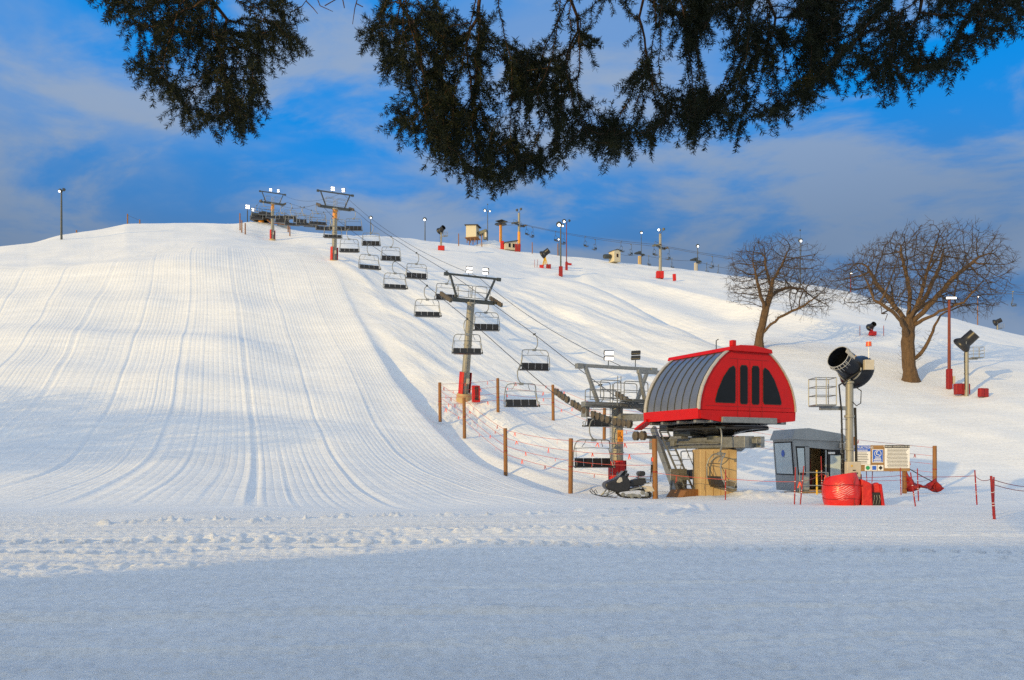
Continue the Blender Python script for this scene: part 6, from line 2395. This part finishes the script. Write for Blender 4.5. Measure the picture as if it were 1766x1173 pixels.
SPX, SPY = 1.6, -2.3
spr = thing('spruce_tree', 'dark spruce whose drooping needled boughs hang over the top of the view', 'tree', (SPX, SPY, gz(SPX, 2.0)), (0, 0, 0))
so = np.array(spr.location)
MB().tube([(0, 0, -.3), (0, 0, 1), (.05, 0, 5), (0, .05, 10), (0, 0, 15)], [.34, .28, .22, .13, .03], 14).build('trunk', M['sprucewood'], spr, smooth=True)
LEFT = [(168, -30), (166, 2), (186, 22), (214, 46), (240, 74), (256, 70), (262, 96), (278, 116), (232, 118), (228, 132), (250, 146), (262, 152), (258, 168), (284, 188), (306, 180), (300, 206), (322, 212), (345, 226), (372, 232), (392, 238), (428, 236), (440, 218), (436, 206), (448, 200), (450, 160), (456, 118), (484, 100), (514, 90), (512, 70), (496, 50), (494, 20), (492, -30)]
RIGHT = [(640, -30), (652, 8), (664, 40), (628, 68), (640, 96), (662, 110), (668, 140), (700, 152), (715, 180), (712, 200), (676, 206), (684, 226), (694, 254), (724, 256), (752, 278), (770, 284), (796, 312), (812, 332), (846, 328), (876, 326), (886, 312), (914, 310), (942, 296), (972, 282), (992, 256), (1006, 276), (1020, 250), (1040, 282), (1060, 284), (1076, 268), (1110, 258), (1150, 240), (1172, 214),
         (1190, 246), (1214, 232), (1240, 214), (1262, 244), (1290, 232), (1310, 206), (1340, 230), (1356, 216), (1352, 196), (1392, 194), (1400, 166), (1412, 162), (1442, 138), (1464, 112), (1478, 90), (1474, 124), (1490, 146), (1520, 152), (1542, 180), (1556, 158), (1572, 166), (1586, 150), (1612, 142), (1640, 126), (1660, 122), (1650, 96), (1690, 84), (1724, 74), (1750, 56), (1764, 20), (1790, -30)]
CUTS = [(600, 770), (770, 905), (905, 1050), (1050, 1215), (1215, 1405), (1405, 1800)]
bough_specs = [(LEFT, 150, 520, [(330, -330, 2.2), (335, -120, 3.7), (360, -20, 4.3), (385, 30, 4.5)], 1700, 31)]
for k, (a, b) in enumerate(CUTS):
    m = (a + b) / 2
    lo = (120, 190, 150, 110, 90, 60)[k]
    bough_specs.append((RIGHT, a, b, [(m + 20, -420, 1.9), (m + 10, -150, 3.6), (m - 6, -40, 4.3), (m + (30, -30, 20, -25, 30, -20)[k], lo * .35, 4.5)], int(880 * (b - a) / 140 * (1.15, 1.35, 1.1, 1.0, .95, .8)[k]), 40 + k))
for poly, xa, xb, spine, n_att, seed in bough_specs:
    poly = [(x_, y_ - 24 if y_ > 0 else y_) for x_, y_ in poly]
    base_poly = RIGHT if xa > 500 else LEFT
    r = np.random.RandomState(seed)
    ys_ = [p[1] for p in poly]
    a = r.uniform(xa - 25, xb + 25, n_att * 7)
    b = r.uniform(-40, max(ys_), n_att * 7)
    k = in_poly(a, b, poly)
    a, b = a[k], b[k]
    hole = vnoise(a / 46.0, b / 60.0, 17) * .7 + vnoise(a / 20.0, b / 26.0, 18) * .3
    edge = np.zeros(len(a), bool)
    for ox, oy in ((16, 0), (-16, 0), (0, 18), (12, 14), (-12, 14)):
        edge |= ~in_poly(a + ox, b + oy, poly)
    thr = .55 if base_poly is RIGHT else .46
    k = (hole > thr) | edge
    a, b = a[k][:n_att], b[k][:n_att]
    Yd = 4.55 + r.uniform(-.55, .65, len(a))
    att = np.stack([(a - HX) / F * Yd, Yd, EYE - (b - HY) / F * Yd], 1)
    # the limb: from the stem forward to above the frame, then drooping
    q = [np.array([SPX, SPY, 5.2 + .25 * r.rand()])]
    for px, py, Y in spine:
        q.append(np.array([(px - HX) / F * Y, Y, EYE - (py - HY) / F * Y]))
    nodes, par = [q[0]], [-1]
    for u, v in zip(q, q[1:]):
        m_ = max(1, int(np.linalg.norm(v - u) / .09))
        for i in range(m_):
            nodes.append(u + (v - u) * (i + 1) / m_ + r.normal(0, .014, 3))
            par.append(len(nodes) - 2)
    N, Pn = colonize(att, nodes, par, .055, .85, .080, 130, (0, 0, -.20), .14, seed)
    rad, kids = skeleton_radii(len(N), Pn, .0016, 2.3)
    rad = np.minimum(rad * .8, .022)
    wood = MB()
    for ch in chains(len(N), Pn, rad):
        R = [float(rad[i]) for i in ch]
        R[0] = min(R[0], R[min(1, len(R) - 1)] * 1.2)
        if len(ch) > 1:
            wood.tube([N[i] - so for i in ch], R, 5 if R[0] > .006 else 3, cap=False)
    bo_ = wood.build('bough', M['sprucewood'], spr)
    segs = [(N[Pn[i]] - so, N[i] - so) for i in range(len(nodes), len(N)) if rad[i] < .0062]
    # drooping shoots at the ends and along the twigs: the bristly sprays of a spruce
    for i in range(len(nodes), len(N)):
        tipn = kids[i] == 0
        if rad[i] < .006 and (tipn or r.rand() < .30):
            d = N[i] - N[Pn[i]]
            d /= np.linalg.norm(d) + 1e-9
            for _ in range(2 if tipn else 1):
                v = d * (.9 if tipn else .5) + r.normal(0, .40, 3) + np.array([0, 0, -.30])
                v /= np.linalg.norm(v)
                l = r.uniform(.08, .17)
                mid = N[i] + v * l * .5
                end = mid + (v + np.array([0, 0, -.25])) * l * .5
                segs.append((N[i] - so, mid - so))
                segs.append((mid - so, end - so))
    me = needles_mesh(segs, 640, .027, .0031, seed)
    no = bpy.data.objects.new('needles', me)
    C.objects.link(no)
    no.parent = bo_
# a few bare twig ends between the two masses
dt = MB()
for pts in ([(500, 22), (520, 12), (536, -10)], [(545, -8), (552, 10), (574, 20)], [(528, 2), (540, 14), (548, 24)], [(560, 10), (592, -8)], [(618, -8), (612, 14), (608, 42)], [(614, 6), (626, 12)], [(590, -6), (594, 14)]):
    dt.tube([P(a, b, 4.4) - spr.location for a, b in pts], [.0032, .0026, .0016][:len(pts)], 4)
for a in (500, 545, 590, 620):
    dt.tube([P(a + 20, -10, 4.4) - spr.location, P(560, -120, 4.2) - spr.location], .005, 4)
dt.tube([P(560, -120, 4.2) - spr.location, P(500, -420, 2.2) - spr.location, Vector((0, 0, 5.1))], .012, 5)
dt.build('bare_twig', M['sprucewood'], spr)


def crown_mesh(h0, h1, R0, seed, parent, dense=1.0):
    r = np.random.RandomState(seed)
    segs, wood = [], MB()
    z = h0
    while z < h1 - .3:
        f = (h1 - z) / (h1 - h0)
        n = 7
        ph = r.rand() * 6.28
        for k in range(n):
            a = ph + k * 6.283 / n + r.uniform(-.2, .2)
            Lb = (R0 * f + .25) * r.uniform(.8, 1.1)
            d = np.array([math.cos(a), math.sin(a), 0])
            s_ = np.array([-d[1], d[0], 0])
            pts = [np.array([0, 0, z]) + d * Lb * q + np.array([0, 0, -.28 * Lb * q ** 1.6]) for q in np.linspace(0, 1, 6)]
            wood.tube(pts, [.03 * f + .01, .02, .015, .01, .008, .004], 4, cap=False)
            for q in np.linspace(.2, 1, int(7 * dense + Lb * 4)):
                p = pts[0] * 0 + np.array([0, 0, z]) + d * Lb * q + np.array([0, 0, -.28 * Lb * q ** 1.6])
                for sg in (-1, 1):
                    l = (.25 + .55 * (1 - q)) * min(1, Lb) * r.uniform(.7, 1.2)
                    v = d * .6 + s_ * sg * .8 + np.array([0, 0, -.35 - .2 * r.rand()])
                    segs.append((p, p + v * l))
        z += .42 * (.6 + .5 * f)
    wo = wood.build('crown', M['sprucewood'], parent)
    me = needles_mesh(segs, 70, .085, .016, seed)
    no = bpy.data.objects.new('needles', me)
    C.objects.link(no)
    no.parent = wo


crown_mesh(6.2, 15, 2.6, 3, spr)
sp2 = thing('spruce_tree', 'full dark spruce added unseen behind the tripod to shade the hanging boughs', 'tree', (-4.6, -3.2, 0), (0, 0, 0))  # added out of view: its crown keeps the sun off the boughs
MB().tube([(0, 0, -.3), (0, 0, 6), (0, 0, 13.5)], [.26, .16, .02], 12).build('trunk', M['sprucewood'], sp2, smooth=True)
crown_mesh(1.1, 13.6, 3.0, 9, sp2, 1.6)

# the day lodge behind the camera: its roof throws the long shade over the foreground
lo_ = thing('ski_lodge', 'long timber lodge with a gabled roof, standing behind the viewpoint', 'building', (-19.0, -14.0, 0))
LW, LD_ = 20.6, 8.0
MB().prism([(-LW / 2 + .3, -LD_ / 2 + .4, -.3), (-LW / 2 + .3, LD_ / 2 - .4, -.3), (-LW / 2 + .3, LD_ / 2 - .4, 4.9), (-LW / 2 + .3, 0, 7.2), (-LW / 2 + .3, -LD_ / 2 + .4, 4.9)], (LW - .6, 0, 0)).build('wall', M['boardwood'], lo_)
rf = MB()
for s in (-1, 1):
    rf.prism([(-LW / 2, 0, 7.42), (-LW / 2, s * (LD_ / 2 + .2), 4.70), (-LW / 2, s * (LD_ / 2 + .2), 4.92), (-LW / 2, 0, 7.64)] if s < 0 else [(-LW / 2, 0, 7.64), (-LW / 2, LD_ / 2 + .2, 4.92), (-LW / 2, LD_ / 2 + .2, 4.70), (-LW / 2, 0, 7.42)], (LW, 0, 0))
rf.build('roof', M['shingle'], lo_)
for i in range(6):
    x = -LW / 2 + 2.3 + i * 3.2
    fr = MB().box((x, LD_ / 2 - .38, 2.2), (1.6, .1, 1.5)).build('window', M['trim'], lo_, bevel=.01)
    MB().box((x, LD_ / 2 - .32, 2.2), (1.4, .04, 1.3)).build('pane', M['glass'], fr)

# oaks added out of shot, west of the run: their bare crowns dapple the low slope
src = bpy.data.objects['oak_tree']
for (x, y, rz, s, lb) in ((-53, 11, 1.1, 1.0, 'bare oak added out of shot for its shade, middle of three'), (-66, 5, 2.3, 1.1, 'bare oak added out of shot for its shade, nearest the lodge'), (-60, 22, 4.0, 1.0, 'bare oak added out of shot for its shade, farthest up')):
    copy_thing(src, (x, y, gz(x, max(y, 2))), (0, 0, rz), lb, 'bare oaks added for their shade', s)
